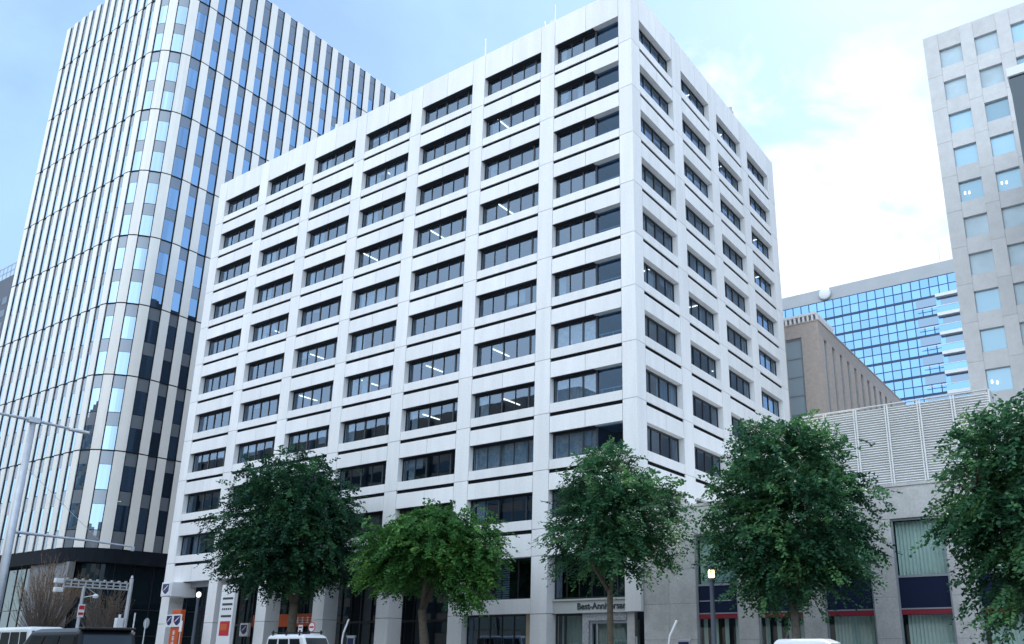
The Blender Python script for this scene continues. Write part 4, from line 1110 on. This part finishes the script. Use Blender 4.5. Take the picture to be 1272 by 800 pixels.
t = sign_pole('no_entry_sign', 'round white sign with a dark bar and red rim above the white van', -42.4, 34, 2.65)
m = MB(); disc(m, (0, 0, 2.55), .30, -.06, -.04); pl = m.build('plate', 'sign_red', t, local=True)
m = MB(); disc(m, (0, 0, 2.55), .255, -.068, -.0605); m.build('face', 'sign_white', pl, local=True)
m = MB(); m.box(-.19, .19, -.078, -.069, 2.50, 2.60); m.build('bar', 'sign_red', pl, local=True)
t = sign_pole('small_sign', 'tiny white square sign left of the round sign over the van', -43.7, 34.2, 2.6)
m = MB(); m.box(-.2, .2, -.06, -.04, 2.2, 2.7); m.build('plate', 'sign_white', t, local=True)
m = MB(); m.box(-.14, .14, -.07, -.061, 2.5, 2.6); m.build('mark', 'sign_red', t, local=True)

def bent_post(label, x, y, h):
    t = empty('parking_post', (x, y, .14)); tag(t, label, 'post', 'bent white posts at the kerb')
    m = MB(); m.tube([(-.2, 0, 0), (-.2, 0, h * .62), (-.14, 0, h * .74), (.22, 0, h)], [.05, .05, .055, .05], 10); m.build('pole', 'white_metal', t, local=True, smooth=True)
    m = MB(); m.box(.25, .85, -.04, .04, 0, h * .66); m.box(.2, .9, -.06, .06, h * .66, h * .69); m.build('stand', 'grey_metal', t, local=True)
    m = MB(); m.box(.3, .8, -.055, -.041, h * .3, h * .64); m.build('screen', 'blue_panel', t, local=True)
bent_post('bent white post with a small stand right of the white van', -39.45, 34, 2.95)
bent_post('bent white post with a small screen before the annex wall', -17.65, 33.5, 2.5)

def shield(parent, x0, z0, wd, ht, y):
    """white plate with a navy shield crossed by a pale and red stroke, facing the street"""
    pl = MB().box(x0, x0 + wd, y, y + .06, z0, z0 + ht).build('emblem_plate', 'sign_white', parent)
    a, b = x0 + wd * .12, x0 + wd * .88; c_, d = z0 + ht * .12, z0 + ht * .9
    q = [(a, y - .012, d), (b, y - .012, d), (b, y - .012, c_ + ht * .22), ((a + b) / 2 + wd * .1, y - .012, c_), ((a + b) / 2 - wd * .12, y - .012, c_ + ht * .05), (a, y - .012, c_ + ht * .34)]
    MB().prism(q, (0, .011, 0)).build('emblem', 'navy', pl)
    s1 = [(a + wd * .1, y - .022, c_ + ht * .30), (b - wd * .14, y - .022, d - ht * .10), (b - wd * .06, y - .022, d - ht * .10), (a + wd * .2, y - .022, c_ + ht * .26)]
    MB().prism(s1, (0, .009, 0)).build('emblem_stroke', 'sign_white', pl)
    s2 = [(a + wd * .06, y - .022, c_ + ht * .38), (a + wd * .24, y - .022, c_ + ht * .40), (a + wd * .16, y - .022, c_ + ht * .22)]
    MB().prism(s2, (0, .009, 0)).build('emblem_flick', 'orange', pl)
t = empty('box_sign', (-67.6, 39.9, 5.6)); tag(t, 'white box sign with a navy shield hung in the first portico bay', 'sign')
MB().box(-68.5, -67.0, 39.2, 41.4, 5.55, 6.72).build('box', 'sign_white', t, bevel=.04)
shield(t, -68.35, 5.62, 1.2, 1.05, 39.13)
t = empty('pillar_sign', (-63.6, 38, .14)); tag(t, 'orange pillar sign with two navy shield plates at its top', 'sign')
MB().box(-64.35, -63.2, 38, 38.4, .14, 4.35).build('pillar', 'orange', t, bevel=.03)
shield(t, -64.0, 3.05, 1.15, .95, 37.9)
shield(t, -65.0, 3.05, .92, .95, 37.92)
m = MB()
for k in range(5):
    z = 2.75 - k * .42
    for q in range(3): m.box(-63.96, -63.62, 37.985, 37.998, z - .04 - q * .11, z - q * .11)
    m.box(-63.82, -63.76, 37.987, 37.996, z - .32, z + .03)
m.build('lettering', 'sign_white', t)
t = empty('directory_sign', (-58.2, 38.5, .14)); tag(t, 'tall white directory board with dark strips and a red poster', 'sign')
DX0, DX1 = -58.95, -57.25
MB().box(DX0, DX1, 38.5, 38.8, .14, 6.1).build('board', 'sign_white', t, bevel=.03)
m = MB()
for z in (5.15, 4.72, 3.85): m.box(DX0 + .3, DX1 - .15, 38.485, 38.498, z - .16, z)
for k in range(5): m.box(DX0 + .35 + k * .24, DX0 + .5 + k * .24, 38.485, 38.498, 4.22, 4.36)
m.build('name_strip', 'sign_dark', t)
MB().box(DX0 + .3, DX1 - .2, 38.485, 38.498, 2.35, 3.4).build('poster', 'sign_red', t)
m = MB(); m.box(DX0 + .4, DX1 - .5, 38.478, 38.484, 2.75, 3.2); m.build('poster_picture', 'orange', t)
t = empty('fascia_sign', (-58, 45, 3)); tag(t, 'orange fascia board on the glazing inside the portico', 'sign')
MB().box(-64.0, -55.6, 45.02, 45.22, 3.15, 4.15).build('board', 'orange', t)
m = MB()
for k in range(5):
    x = -58.9 + k * .62
    for q in range(3): m.box(x, x + .42, 45.0, 45.018, 3.42 + q * .19, 3.47 + q * .19)
    m.box(x + .18, x + .24, 45.004, 45.016, 3.40, 3.92)
m.build('lettering', 'sign_white', t)
t = empty('emblem_sign', (-64.1, 44.5, 2.6)); tag(t, 'small square navy shield sign below the orange fascia board', 'sign')
MB().box(-64.7, -63.5, 44.4, 44.6, 2.4, 3.5).build('box', 'sign_white', t, bevel=.02)
shield(t, -64.65, 2.45, 1.1, 1.0, 44.33)
